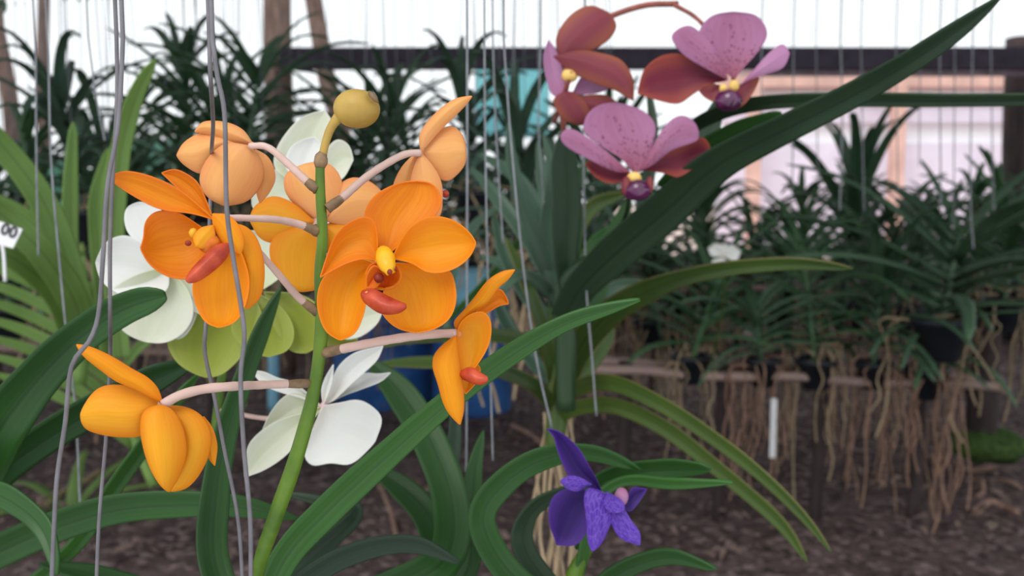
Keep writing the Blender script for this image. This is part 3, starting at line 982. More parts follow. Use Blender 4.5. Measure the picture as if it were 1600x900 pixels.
lp, lo = px_plant('orchid_plant', (120, 560, 1.3), 'yellow-green orchid with tall upright leaves at the left edge')
for pts, hw in [
    ([(190, 560, 1.3), (176, 400, 1.28), (186, 250, 1.25), (212, 150, 1.22), (244, 92, 1.2)], [14, 17, 18, 15, 9]),
    ([(130, 560, 1.3), (112, 430, 1.3), (110, 300, 1.3), (115, 190, 1.3)], [13, 13, 12, 7]),
    ([(140, 560, 1.3), (122, 460, 1.25), (70, 320, 1.2), (0, 225, 1.15), (-60, 170, 1.1)], [15, 20, 22, 20, 16]),
    ([(130, 560, 1.3), (120, 480, 1.2), (70, 400, 1.1), (0, 335, 1.05), (-60, 300, 1.0)], [14, 22, 24, 22, 18]),
    ([(170, 560, 1.3), (160, 440, 1.3), (150, 320, 1.35), (170, 230, 1.4)], [12, 14, 12, 6]),
    ([(120, 560, 1.3), (90, 470, 1.2), (30, 410, 1.1), (-40, 385, 1.05)], [12, 16, 17, 14]),
]:
    strap('leaf', lp, lo, pts, hw, mat='leaf_lime', fold=0.3, tilt=0.5)
mb = MB(); mb.tube([P(120, 600, 1.3), P(130, 520, 1.3), P(140, 440, 1.3)], [0.012, 0.012, 0.008], k=10, n=10); mb.build('stem', M['leaf_lime'], lp, lo)

# palm-like frond behind the big dark leaf
fo = P(190, 700, 1.6)
fr = empty('palm_frond', fo, 'pale green palm frond of parallel leaflets at the lower left', 'palm')
mb = MB(); mb.tube([P(240, 760, 1.6), P(190, 640, 1.62), P(150, 540, 1.64), P(135, 440, 1.66), P(128, 380, 1.68)], [0.008, 0.007, 0.006, 0.004, 0.003], k=8, n=20); mb.build('rachis', M['leaf_lime'], fr, fo)
for k in range(11):
    y0 = 700 - k * 30; x0 = 210 - k * 8
    strap('leaflet', fr, fo, [(x0, y0, 1.62), (x0 - 70, y0 - 55, 1.55), (x0 - 150, y0 - 95, 1.5), (x0 - 235, y0 - 120, 1.45)], [5, 9, 9, 4], mat='leaf_lime', fold=0.4, tilt=0.3, n=16)
for k in range(5):
    y0 = 690 - k * 52; x0 = 212 - k * 14
    strap('leaflet', fr, fo, [(x0, y0, 1.66), (x0 + 40, y0 - 50, 1.7), (x0 + 95, y0 - 80, 1.74)], [5, 8, 3], mat='leaf_lime', fold=0.4, tilt=0.3, n=14)

# yellowing leaves low on the ground at left
go_ = ground_at(110, 800)
gp = empty('ground_plant', go_, 'low yellow-green leafy plant on the ground at the lower left', 'plant')
for k, (az, ln, el) in enumerate([(0.3, 0.5, 0.5), (0.9, 0.42, 0.8), (2.6, 0.45, 0.5), (3.4, 0.4, 0.35), (-0.3, 0.45, 0.4), (1.7, 0.3, 1.0), (-2.4, 0.35, 0.5), (-1.2, 0.3, 0.5)]):
    mb = MB(); free_strap(mb, go_, az, el, ln, 0.055, 1.2, n=12, fold=0.3); mb.build('leaf', M['leaf_lime'], gp, go_, solid=0.002)

# price tag
D = 1.0
to = P(8, 440, D)
tg = empty('price_tag', to, 'white plastic price tag with dark figures at the left edge', 'tag')
ang = math.radians(-20)
Mx = Matrix(((RT.x, -FW.x, UP.x), (RT.y, -FW.y, UP.y), (RT.z, -FW.z, UP.z)))
mb = MB()
corners = [(-34, 334), (35, 358), (20, 388), (-40, 372)]
front = [P(x, y, D) for x, y in corners]; back = [p + FW * 0.0012 for p in front]
mb.face(front[::-1]); mb.face(back)
for i in range(4):
    j = (i + 1) % 4; mb.face([front[i], front[j], back[j], back[i]])
card = mb.build('card', M['white_plastic'], tg, to, smooth=False)
mb = MB(); mb.tube([P(2, 374, D + 0.001), P(6, 400, D + 0.001), P(8, 440, D + 0.001)], 0.0018, k=8, n=8); mb.build('stake', M['white_plastic'], tg, to)
fc = bpy.data.curves.new('figures', 'FONT'); fc.body = '00'; fc.size = 0.0165; fc.extrude = 0.0002; fc.offset = 0.0004; fc.space_character = 1.05
fo_ = bpy.data.objects.new('figures_curve', fc); COL.objects.link(fo_)
bpy.context.view_layer.update()
me = bpy.data.meshes.new_from_object(fo_.evaluated_get(bpy.context.evaluated_depsgraph_get()))
bpy.data.objects.remove(fo_)
mo = bpy.data.objects.new('figures', me); me.materials.clear(); me.materials.append(M['ink']); COL.objects.link(mo); mo.parent = tg
rot = Matrix(((RT.x, UP.x, -FW.x), (RT.y, UP.y, -FW.y), (RT.z, UP.z, -FW.z)))
mo.matrix_local = Matrix.Translation(P(-1, 364, D - 0.0009) - to) @ (rot @ Matrix.Rotation(ang, 3, 'Z')).to_4x4()

# ------------------------------------------------------------------ centre plant (mid distance)
cp, co = px_plant('orchid_plant', (868, 700, 1.15), 'tall green orchid in the centre with long arching leaves, right of the blue drum')
mb = MB(); mb.tube([P(866, 706, 1.15), P(874, 600, 1.15), P(872, 480, 1.15), P(862, 380, 1.16), P(866, 300, 1.17)], [0.012, 0.014, 0.013, 0.011, 0.006], k=12, n=24); mb.build('stem', M['leaf_olive'], cp, co)
for pts, hw, mt in [
    ([(872, 640, 1.15), (892, 570, 1.10), (935, 505, 1.04), (1010, 455, 0.98), (1110, 424, 0.93), (1236, 412, 0.9), (1335, 420, 0.88)], [15, 20, 23, 20, 13, 11, 7], 'leaf_olive'),
    ([(872, 640, 1.15), (900, 608, 1.08), (955, 598, 1.0), (1040, 636, 0.93), (1130, 696, 0.88), (1200, 752, 0.85), (1262, 815, 0.83), (1300, 865, 0.82)], [12, 13, 14, 13, 12, 11, 9, 5], 'leaf_olive'),
    ([(872, 655, 1.15), (900, 638, 1.1), (960, 634, 1.02), (1040, 670, 0.96), (1120, 732, 0.92), (1190, 790, 0.9), (1230, 830, 0.89), (1262, 880, 0.88)], [10, 12, 13, 13, 13, 12, 11, 6], 'leaf_olive'),
    ([(866, 640, 1.15), (840, 606, 1.1), (790, 582, 1.05), (730, 568, 1.0), (640, 566, 0.97), (585, 570, 0.95)], [10, 12, 12, 10, 10, 5], 'leaf_olive'),
    ([(866, 560, 1.15), (820, 532, 1.1), (740, 522, 1.05), (640, 528, 1.0), (590, 542, 0.98)], [10, 12, 11, 11, 6], 'leaf_olive'),
    ([(868, 480, 1.15), (850, 400, 1.12), (820, 330, 1.1), (800, 250, 1.1), (795, 190, 1.1)], [10, 13, 13, 10, 5], 'leaf_grey'),
    ([(868, 470, 1.15), (842, 440, 1.1), (812, 430, 1.05), (780, 460, 1.02)], [9, 11, 9, 4], 'leaf_grey'),
    ([(866, 440, 1.16), (870, 370, 1.2), (850, 290, 1.22), (840, 220, 1.24)], [9, 12, 11, 4], 'leaf_grey'),
    ([(868, 520, 1.15), (905, 440, 1.16), (930, 380, 1.18), (965, 350, 1.2)], [10, 15, 13, 5], 'leaf'),
    ([(868, 430, 1.16), (900, 360, 1.2), (930, 320, 1.22), (985, 300, 1.25)], [10, 14, 12, 5], 'leaf_olive'),
    ([(866, 400, 1.16), (880, 330, 1.2), (905, 280, 1.22), (920, 240, 1.24)], [8, 12, 10, 4], 'leaf'),
    ([(866, 500, 1.16), (830, 470, 1.2), (790, 400, 1.22), (770, 330, 1.25)], [9, 12, 11, 4], 'leaf_grey'),
    ([(870, 560, 1.15), (905, 500, 1.2), (960, 450, 1.25), (1010, 440, 1.3)], [9, 12, 11, 4], 'leaf_grey'),
    ([(868, 540, 1.15), (840, 480, 1.2), (800, 420, 1.25), (748, 400, 1.3)], [9, 12, 12, 4], 'leaf_grey'),
    ([(868, 600, 1.15), (830, 560, 1.2), (790, 500, 1.22), (762, 430, 1.24)], [9, 12, 11, 4], 'leaf_grey'),
    ([(868, 460, 1.15), (830, 380, 1.2), (770, 300, 1.25), (735, 262, 1.3)], [9, 13, 12, 4], 'leaf_grey'),
    ([(868, 420, 1.16), (845, 330, 1.2), (800, 270, 1.25), (745, 240, 1.3)], [9, 12, 11, 4], 'leaf_grey'),
    ([(868, 500, 1.15), (890, 420, 1.1), (900, 340, 1.08), (895, 260, 1.07)], [9, 13, 12, 5], 'leaf'),
    ([(870, 580, 1.15), (900, 520, 1.18), (935, 460, 1.2), (950, 400, 1.22)], [10, 14, 13, 5], 'leaf'),
    ([(870, 620, 1.15), (905, 590, 1.18), (945, 540, 1.2), (960, 480, 1.22)], [9, 11, 10, 4], 'leaf_olive'),
    ([(866, 600, 1.15), (850, 520, 1.12), (822, 440, 1.1), (790, 370, 1.1)], [9, 11, 10, 4], 'leaf_olive'),
    ([(868, 480, 1.14), (852, 380, 1.12), (862, 280, 1.1), (850, 210, 1.1)], [9, 11, 10, 4], 'leaf_grey'),
]:
    strap('leaf', cp, co, pts, hw, mat=mt, fold=0.35, tilt=0.6)
mb = MB()
for k in range(14):
    x = R.uniform(850, 890); pts = [P(x, 660 - R.uniform(0, 60), 1.15)]
    for j in range(6):
        pts.append(pts[-1] + Vector((R.uniform(-0.012, 0.014), R.uniform(-0.01, 0.02), -0.05)))
    mb.tube(pts, 0.0022, k=6, n=24)
mb.build('roots', M['root'], cp, co)

# thin leaf crossing the wires
tl, to2 = px_plant('orchid_plant', (700, 520, 1.35), 'small grey-green orchid behind the front orange flower, one thin leaf pointing up right')
strap('leaf', tl, to2, [(700, 500, 1.35), (760, 440, 1.33), (815, 375, 1.3), (862, 323, 1.28)], [4, 6, 6, 3], mat='leaf_bright', tilt=0.8)
strap('leaf', tl, to2, [(700, 500, 1.35), (705, 430, 1.4), (735, 360, 1.45), (780, 320, 1.5)], [7, 9, 8, 4], mat='leaf_grey')
mb = MB(); mb.tube([P(700, 560, 1.35), P(698, 490, 1.35), P(702, 440, 1.37)], [0.006, 0.006, 0.004], k=8, n=8); mb.build('stem', M['leaf_grey'], tl, to2)

# ------------------------------------------------------------------ pink spotted orchid (upper right)
pp, pq = px_plant('orchid_plant', (880, 470, 0.95), 'orchid with spotted pink and crimson flowers and wide dark leaves, upper right of centre')
for pts, hw, mt, td in [
    ([(880, 500, 0.98), (905, 452, 0.95), (962, 396, 0.90), (1040, 330, 0.85), (1120, 258, 0.80), (1230, 200, 0.74), (1330, 150, 0.70), (1432, 91, 0.66), (1520, 30, 0.63), (1570, -10, 0.61)], [22, 26, 31, 32, 31, 26, 23, 21, 18, 9], 'leaf_dark', 0.5),
    ([(1072, 205, 0.90), (1100, 188, 0.88), (1150, 168, 0.86), (1230, 158, 0.84), (1340, 156, 0.82), (1480, 157, 0.80), (1640, 156, 0.78), (1720, 160, 0.77)], [10, 12, 11, 11, 11, 10, 10, 5], 'leaf_dark', 0.9),
    ([(1040, 300, 0.92), (1090, 246, 0.88), (1150, 208, 0.85), (1222, 176, 0.82)], [20, 22, 18, 8], 'leaf', 0.6),
    ([(892, 470, 0.98), (884, 400, 0.98), (886, 320, 0.98), (882, 250, 0.98), (886, 200, 0.98)], [15, 20, 24, 22, 12], 'leaf_dark', 0.4),
    ([(1060, 330, 0.9), (1085, 262, 0.93), (1108, 200, 0.95), (1128, 150, 0.97)], [16, 18, 18, 9], 'leaf_dark', 0.4),
    ([(900, 480, 0.98), (920, 430, 1.0), (962, 360, 1.02), (985, 310, 1.04)], [13, 17, 14, 7], 'leaf', 0.4),
    ([(980, 400, 0.95), (1010, 300, 0.98), (1020, 200, 1.0), (1012, 130, 1.02)], [8, 10, 9, 4], 'leaf_dark', 0.4),
]:
    strap('leaf', pp, pq, pts, hw, mat=mt, fold=0.35, tilt=td)
mb = MB(); mb.tube([P(884, 640, 1.0), P(884, 540, 0.99), P(886, 440, 0.98), P(980, 380, 0.94), P(1060, 300, 0.9), P(1086, 210, 0.9)], [0.010, 0.011, 0.010, 0.008, 0.007, 0.004], k=10, n=26); mb.build('stem', M['leaf_dark'], pp, pq)
mb = MB(); mb.tube([P(884, 470, 1.0), P(884, 380, 1.0), P(883, 300, 1.0), P(882, 220, 0.99), P(878, 150, 0.96), P(888, 100, 0.94), P(930, 40, 0.93), P(1000, 10, 0.93), P(1060, 6, 0.93)], 0.0028, k=10, n=40)
mb.build('flower_stem', M['pedicel_red'], pp, pq)
PD = 0.80


def flower_heart(name, parent, o, c, D, r, mat, tiltf=0.0, extra=None):
    mb = MB()
    s = D / FPX
    mb.blob(P(c[0], c[1], D), (RT * r * s, FW * r * s * 0.9, UP * r * s * 1.1))
    return mb.build(name, M[mat], parent, o)


def pedicel(parent, o, pts, r0, r1, mat='pedicel', node=True):
    """pts from flower to stem as (x, y, D); radii in photo pixels"""
    s = pts[0][2] / FPX
    mb = MB(); n = len(pts)
    rr = [(r0 + (r1 - r0) * i / (n - 1)) * s for i in range(n)]
    w_ = [P(*p) for p in pts]
    c = sample(w_, 30); rad = sample1(rr, 30)
    # slight ridges along the stalk
    mb.tube(c, [r_ * (1 + 0.04 * math.sin(i * 1.7)) for i, r_ in enumerate(rad)], k=12)
    pd = mb.build('pedicel', M[mat], parent, o)
    if node:
        mb = MB(); mb.tube(c[-6:], [r1 * s * k for k in (0.85, 1.0, 1.12, 1.2, 1.15, 1.3)], k=12)
        nd = mb.build('node', M['pedicel_brown'], pd)
        for v in nd.data.vertices:
            v.co = v.co - o
    return pd


# --- main spotted flower
mb = MB(); c = P(991, 279, PD - 0.006)
mb.blob(c, (RT * 0.0062, FW * 0.006, UP * 0.0055)); f1 = mb.build('flower', M['column_pale'], pp, pq)
petal('sepal', f1, pq, PD, (984, 270, 3), (914, 256, 6), [(947, 256), (925, 248)], [(972, 284), (952, 287), (929, 276)], 3, 'crimson')
petal('sepal', f1, pq, PD, (1003, 266, 3), (1113, 247, 8), [(1030, 245), (1065, 226), (1098, 214), (1110, 230)], [(1020, 268), (1042, 272), (1061, 277), (1092, 258)], 3, 'crimson')
petal('sepal', f1, pq, PD, (992, 274, 0), (965, 161, 8), [(973, 250), (940, 229), (913, 209), (912, 190), (923, 172), (945, 161)], [(1008, 254), (1021, 222), (1025, 196), (1012, 177), (989, 166)], 4, 'pink', ruffle=1.2)
petal('petal', f1, pq, PD, (986, 270, -2), (875, 212, -6), [(952, 240), (925, 219), (901, 204), (884, 201)], [(960, 268), (925, 252), (890, 233), (878, 222)], -2, 'pink', ruffle=0.8)
petal('petal', f1, pq, PD, (998, 268, -3), (1092, 212, -4), [(1022, 224), (1040, 195), (1061, 180), (1079, 184), (1090, 198)], [(1020, 258), (1048, 236), (1075, 226), (1090, 220)], -3, 'pink', ruffle=0.8)
mb = MB(); mb.blob(P(996, 297, PD - 0.010), (RT * 0.0115, FW * 0.009, UP * 0.0085), f=lambda th, ph: 1 + 0.12 * math.sin(3 * ph) * math.sin(th)); mb.build('lip', M['lip_purple'], f1, pq)
mb = MB(); mb.blob(P(978, 291, PD - 0.008), (RT * 0.0042 + UP * 0.001, FW * 0.006, UP * 0.0080)); mb.blob(P(1015, 289, PD - 0.008), (RT * 0.0035, FW * 0.006, UP * 0.0070)); mb.build('side_lobe', M['crimson_back'], f1, pq)
pedicel(pp, pq, [(994, 272, PD + 0.004), (984, 302, PD + 0.02), (976, 340, 0.90), (950, 380, 0.96), (884, 420, 1.0)], 3, 4, 'leaf_dark', node=False)
# --- upper right flower
mb = MB(); mb.blob(P(1147, 134, PD - 0.004), (RT * 0.0042, FW * 0.004, UP * 0.0048)); mb.blob(P(1130, 138, PD - 0.003), (RT * 0.0032, FW * 0.003, UP * 0.0035)); f2 = mb.build('flower', M['column_pale'], pp, pq)
petal('sepal', f2, pq, PD, (1136, 126, 3), (996, 146, 8), [(1107, 100), (1067, 84), (1032, 87), (1005, 110)], [(1107, 133), (1080, 150), (1060, 163), (1027, 157)], 4, 'crimson')
petal('sepal', f2, pq, PD, (1148, 124, 0), (1146, 18, 8), [(1122, 104), (1095, 78), (1092, 48), (1112, 24)], [(1160, 108), (1186, 80), (1200, 52), (1182, 24)], 4, 'pink', ruffle=1.0)
petal('petal', f2, pq, PD, (1156, 134, -2), (1234, 84, -5), [(1180, 106), (1204, 80), (1224, 68)], [(1174, 124), (1198, 116), (1224, 106)], -2, 'pink_plain', ruffle=0.6)
petal('petal', f2, pq, PD, (1138, 126, -2), (1062, 44, -5), [(1100, 106), (1066, 84), (1048, 58)], [(1126, 92), (1104, 60), (1080, 40)], -2, 'pink', ruffle=0.6)
petal('sepal', f2, pq, PD, (1152, 134, 4), (1156, 168, 2), [(1140, 145), (1146, 160)], [(1186, 118), (1180, 140), (1166, 160)], 2, 'crimson_back')
petal('sepal', f2, pq, PD, (1128, 134, 4), (1092, 142, 4), [(1112, 130), (1098, 134)], [(1118, 158), (1102, 153)], 2, 'crimson_back')
mb = MB(); mb.blob(P(1139, 157, PD - 0.008), (RT * 0.0110, FW * 0.008, UP * 0.0088), f=lambda th, ph: 1 + 0.12 * math.sin(3 * ph) * math.sin(th)); mb.build('lip', M['lip_purple'], f2, pq)
pedicel(pp, pq, [(1147, 126, PD + 0.006), (1130, 80, PD + 0.05), (1090, 30, PD + 0.1), (1050, 6, 0.93)], 3, 4, 'pedicel_red', node=False)
# --- upper left flower, turned away
PL = PD + 0.03
mb = MB(); mb.blob(P(890, 118, PL), (RT * 0.007, FW * 0.006, UP * 0.006)); f3 = mb.build('flower', M['column_pale'], pp, pq)
petal('petal', f3, pq, PL, (888, 148, 4), (857, 62, 10), [(864, 150), (852, 118), (849, 86)], [(884, 122), (876, 98), (868, 76)], 3, 'pink_plain')
petal('petal', f3, pq, PL, (894, 146, 6), (962, 128, 12), [(908, 120), (930, 112)], [(920, 148), (945, 142)], 3, 'pink_plain')
petal('sepal', f3, pq, PL, (864, 88, -2), (990, 158, -8), [(905, 78), (945, 84), (972, 94), (990, 124)], [(890, 112), (928, 130), (962, 142), (978, 152)], -4, 'crimson_back')
petal('sepal', f3, pq, PL, (876, 96, 2), (952, 20, 8), [(868, 60), (890, 24), (922, 8)], [(915, 84), (950, 64), (964, 40)], -4, 'crimson_back')
petal('sepal', f3, pq, PL, (882, 142, 2), (910, 196, 6), [(864, 156), (874, 180), (890, 192)], [(902, 146), (918, 164), (922, 186)], -4, 'crimson_back')
petal('sepal', f3, pq, PL, (898, 156, 6), (974, 172, 10), [(920, 148), (952, 150)], [(910, 176), (940, 186)], -3, 'crimson_back')
pedicel(pp, pq, [(893, 112, PL - 0.004), (887, 130, PL + 0.0), (880, 155, PL + 0.02), (866, 190, 0.93)], 4, 4, 'pedicel_red', node=False)

# ------------------------------------------------------------------ violet orchid at the bottom
vp, vq = px_plant('orchid_plant', (900, 960, 0.62), 'orchid with a violet flower and dark green leaves at the bottom right of centre')
for pts, hw, mt in [
    ([(890, 960, 0.62), (800, 900, 0.6), (752, 812, 0.6), (790, 752, 0.6), (850, 716, 0.6), (925, 708, 0.6), (1004, 736, 0.6)], [18, 22, 22, 22, 19, 13, 7], 'leaf'),
    ([(905, 860, 0.63), (925, 770, 0.63), (960, 744, 0.62), (1040, 733, 0.6), (1112, 733, 0.58)], [8, 11, 16, 16, 9], 'leaf'),
    ([(905, 900, 0.62), (930, 790, 0.61), (975, 752, 0.6), (1050, 756, 0.58), (1146, 754, 0.56)], [8, 10, 8, 9, 4], 'leaf_bright'),
    ([(895, 960, 0.62), (820, 860, 0.63), (830, 800, 0.64), (880, 768, 0.65), (900, 760, 0.65)], [14, 18, 18, 12, 6], 'leaf_dark'),
    ([(900, 960, 0.62), (960, 900, 0.6), (1040, 870, 0.58), (1120, 890, 0.56)], [14, 16, 14, 6], 'leaf'),
]:
    strap('leaf', vp, vq, pts, hw, mat=mt, fold=0.35, tilt=0.7)
mb = MB(); mb.tube([P(900, 990, 0.62), P(898, 900, 0.62), P(930, 840, 0.62), P(955, 800, 0.6)], [0.007, 0.006, 0.003, 0.0022], k=10, n=16); mb.build('stem', M['stem'], vp, vq)
VD = 0.55
mb = MB(); mb.blob(P(971, 776, VD + 0.001), (RT * 0.0040, FW * 0.004, UP * 0.0052)); vf = mb.build('flower', M['pink_plain'], vp, vq)
petal('sepal', vf, vq, VD, (942, 772, 4), (854, 670, 12), [(922, 762), (892, 748), (880, 728), (870, 702), (866, 684)], [(934, 752), (921, 728), (906, 702), (888, 684), (870, 672)], 4, 'indigo')
petal('sepal', vf, vq, VD, (945, 774, 6), (870, 852, 6), [(915, 766), (882, 764), (861, 780), (857, 812)], [(925, 800), (918, 830), (900, 852)], 4, 'indigo')
petal('petal', vf, vq, VD, (925, 757, 0), (875, 752, -4), [(912, 748), (897, 743), (883, 745)], [(914, 762), (902, 768), (886, 764)], -2, 'violet')
petal('petal', vf, vq, VD, (942, 768, -2), (925, 862, -8), [(918, 762), (912, 780), (916, 815), (918, 845)], [(956, 780), (960, 800), (950, 830), (938, 852)], -4, 'violet')
petal('petal', vf, vq, VD, (950, 772, -3), (1000, 852, -8), [(953, 796), (955, 818), (970, 842)], [(972, 790), (986, 812), (1000, 832)], -3, 'violet')
petal('sepal', vf, vq, VD, (968, 786, 8), (1011, 764, 16), [(980, 776), (988, 762), (1000, 762)], [(984, 800), (998, 786), (1006, 774)], 2, 'indigo')
petal('lip', vf, vq, VD, (948, 768, -5), (966, 800, -12), [(942, 786), (952, 800)], [(972, 782), (976, 796)], -3, 'violet')

# ------------------------------------------------------------------ big leaves at the left edge
ll, lq = px_plant('orchid_plant', (-160, 900, 0.62), 'dark green orchid growing in from the left edge with a broad blunt leaf')
strap('leaf', ll, lq, [(-160, 900, 0.62), (-60, 770, 0.60), (0, 668, 0.57), (62, 588, 0.55), (128, 524, 0.53), (196, 481, 0.52), (261, 461, 0.51)], [40, 48, 45, 40, 33, 28, 22], mat='leaf', fold=0.5, tilt=0.2, blunt=True, tip=0.045)
strap('leaf', ll, lq, [(-160, 900, 0.64), (-60, 790, 0.64), (20, 722, 0.64), (92, 672, 0.64), (170, 628, 0.64), (250, 588, 0.64), (318, 560, 0.64)], [26, 30, 27, 26, 26, 24, 8], mat='leaf', fold=0.3, tilt=0.5)
strap('leaf', ll, lq, [(-160, 880, 0.6), (-80, 800, 0.58), (-20, 770, 0.56), (30, 790, 0.55), (70, 830, 0.54), (90, 900, 0.53)], [20, 26, 24, 20, 16, 8], mat='leaf', fold=0.35, tilt=0.6)
strap('leaf', ll, lq, [(-160, 940, 0.63), (-40, 880, 0.62), (70, 830, 0.61), (180, 796, 0.61), (290, 788, 0.61), (380, 792, 0.61), (470, 812, 0.62)], [20, 26, 27, 25, 22, 18, 7], mat='leaf', fold=0.35, tilt=0.6)
strap('leaf', ll, lq, [(-150, 980, 0.64), (20, 930, 0.64), (120, 850, 0.64), (168, 778, 0.64), (222, 702, 0.64), (265, 640, 0.64), (312, 582, 0.64)], [10, 12, 12, 12, 13, 12, 7], mat='leaf_bright', fold=0.35, tilt=0.9)
mb = MB(); mb.tube([P(-170, 1000, 0.63), P(-160, 880, 0.63), P(-165, 780, 0.63)], [0.011, 0.011, 0.007], k=10, n=10); mb.build('stem', M['leaf'], ll, lq)

# ------------------------------------------------------------------ white orchid
wp, wq = px_plant('orchid_plant', (330, 980, 0.66), 'orchid with large white and lime green flowers behind the orange ones')
strap('leaf', wp, wq, [(330, 980, 0.66), (240, 930, 0.65), (150, 900, 0.64), (60, 880, 0.63)], [14, 20, 18, 6], mat='leaf')
strap('leaf', wp, wq, [(330, 980, 0.66), (470, 880, 0.68), (560, 800, 0.70), (500, 782, 0.72), (440, 770, 0.73)], [14, 16, 14, 10, 5], mat='leaf_dark')
mb = MB(); mb.tube([P(330, 1000, 0.66), P(325, 860, 0.655), P(330, 740, 0.65), P(345, 600, 0.65), P(370, 440, 0.65), P(430, 330, 0.64), P(478, 290, 0.63)], [0.009, 0.004, 0.003, 0.003, 0.003, 0.0025, 0.002], k=10, n=40)
mb.build('flower_stem', M['stem'], wp, wq)
WD = 0.60


def wflower(cx, cy, D, r=5):
    return flower_heart('flower', wp, wq, (cx, cy), D, r, 'lip_pink')


wa = wflower(478, 288, WD, 7)
petal('petal', wa, wq, WD, (478, 292, 0), (508, 172, 6), [(432, 268), (429, 240), (444, 210), (472, 182)], [(500, 262), (514, 226), (520, 194)], 5, 'white_green', ruffle=0.8)
petal('petal', wa, wq, WD, (486, 294, -2), (552, 250, 0), [(500, 250), (524, 218), (545, 226)], [(505, 296), (536, 279)], 4, 'white_green')
petal('petal', wa, wq, WD, (476, 290, -4), (492, 214, -2), [(446, 262), (452, 232), (472, 218)], [(498, 262), (506, 232)], 4, 'white')
petal('petal', wa, wq, WD, (474, 294, 2), (394, 322, 6), [(436, 264), (412, 275), (394, 300)], [(470, 330), (440, 350), (412, 346)], 4, 'white_green')
petal('petal', wa, wq, WD, (478, 296, 4), (470, 390, 8), [(438, 320), (424, 360), (440, 384)], [(510, 320), (514, 360), (500, 386)], 4, 'white_green')
wb_ = wflower(262, 418, WD - 0.01, 8)
petal('petal', wb_, wq, WD - 0.01, (256, 412, 0), (216, 316, 5), [(206, 372), (194, 346), (198, 324)], [(262, 366), (258, 336), (240, 318)], 4, 'white')
petal('petal', wb_, wq, WD - 0.01, (262, 418, -3), (149, 410, 3), [(226, 382), (194, 367), (164, 380)], [(262, 452), (232, 468), (190, 462), (158, 440)], 6, 'white', ruffle=1.0)
petal('petal', wb_, wq, WD - 0.01, (258, 416, -1), (226, 534, 4), [(206, 432), (168, 458), (176, 496), (198, 522)], [(292, 450), (304, 488), (290, 518), (258, 536)], 6, 'white_green', ruffle=1.0)
petal('petal', wb_, wq, WD - 0.01, (268, 418, 2), (338, 472, 6), [(300, 406), (326, 424)], [(285, 470), (315, 492)], 5, 'white_green')
wc_ = wflower(398, 462, WD + 0.005, 8)
petal('petal', wc_, wq, WD, (394, 458, 0), (322, 590, 0), [(330, 450), (280, 478), (259, 520), (272, 562), (298, 582)], [(412, 500), (392, 540), (368, 568), (346, 586)], 7, 'lime', ruffle=1.2)
petal('petal', wc_, wq, WD, (300, 462, -4), (276, 530, -3), [(280, 474), (268, 502)], [(310, 480), (300, 510), (288, 526)], 2, 'white')
petal('petal', wc_, wq, WD, (402, 458, -3), (420, 558, -3), [(370, 490), (362, 520), (384, 548)], [(440, 480), (460, 516), (452, 546)], 6, 'lime', ruffle=1.5)
petal('petal', wc_, wq, WD, (412, 456, -1), (478, 552, 0), [(424, 500), (440, 534), (456, 550)], [(470, 460), (508, 490), (502, 536)], 6, 'lime', ruffle=1.5)
petal('petal', wc_, wq, WD, (412, 452, 3), (396, 360, 4), [(376, 430), (360, 396), (376, 368)], [(440, 430), (444, 392), (424, 366)], 5, 'white_green')
we = wflower(515, 500, WD + 0.015, 7)
petal('petal', we, wq, WD + 0.01, (515, 500, 0), (598, 486, 2), [(540, 474), (575, 468)], [(530, 528), (560, 528), (588, 508)], 4, 'white_green')
petal('petal', we, wq, WD + 0.01, (512, 502, 2), (540, 552, 4), [(500, 526), (516, 548)], [(545, 512), (560, 535)], 4, 'lime')
wd_ = wflower(506, 634, WD - 0.02, 6)
petal('petal', wd_, wq, WD - 0.02, (506, 638, 5), (392, 580, 10), [(463, 600), (433, 590), (410, 580)], [(470, 622), (440, 614), (412, 602)], 3, 'white')
petal('petal', wd_, wq, WD - 0.02, (504, 636, 6), (410, 672, 8), [(470, 614), (444, 619), (422, 645)], [(480, 655), (446, 672)], 4, 'white_green')
petal('petal', wd_, wq, WD - 0.02, (506, 634, 0), (382, 746, -4), [(470, 646), (433, 657), (404, 676), (386, 700)], [(470, 682), (453, 706), (433, 723), (409, 737)], 5, 'white_green', ruffle=0.6)
petal('petal', wd_, wq, WD - 0.02, (508, 632, 4), (611, 582, 8), [(546, 603), (568, 583), (588, 584)], [(541, 617), (572, 606), (596, 596)], 3, 'white')
petal('petal', wd_, wq, WD - 0.02, (507, 632, 0), (599, 540, -2), [(519, 592), (531, 569), (556, 550)], [(522, 626), (543, 606), (570, 582), (590, 562)], 4, 'white')
petal('lip', wd_, wq, WD - 0.02, (505, 634, -2), (521, 569, -5), [(502, 610), (508, 590)], [(515, 610), (520, 590)], 2, 'white')
petal('petal', wd_, wq, WD - 0.02, (504, 634, -4), (586, 690, -8), [(531, 629), (560, 624), (582, 634), (597, 655)], [(482, 686), (474, 712), (487, 730), (516, 724), (546, 727), (572, 706)], 6, 'white', ruffle=1.3)
for c_, s_ in (((478, 290, WD + 0.004), (470, 300, 0.632)), ((262, 420, WD), (362, 480, 0.65)), ((398, 462, WD + 0.006), (368, 450, 0.65)), ((515, 502, WD + 0.018), (366, 470, 0.65)), ((506, 640, WD - 0.016), (340, 640, 0.65))):
    mid = ((c_[0] + s_[0]) / 2, (c_[1] + s_[1]) / 2 + 14, (c_[2] + s_[2]) / 2 + 0.02)
    pedicel(wp, wq, [c_, mid, s_], 4, 4, 'pedicel', node=False)

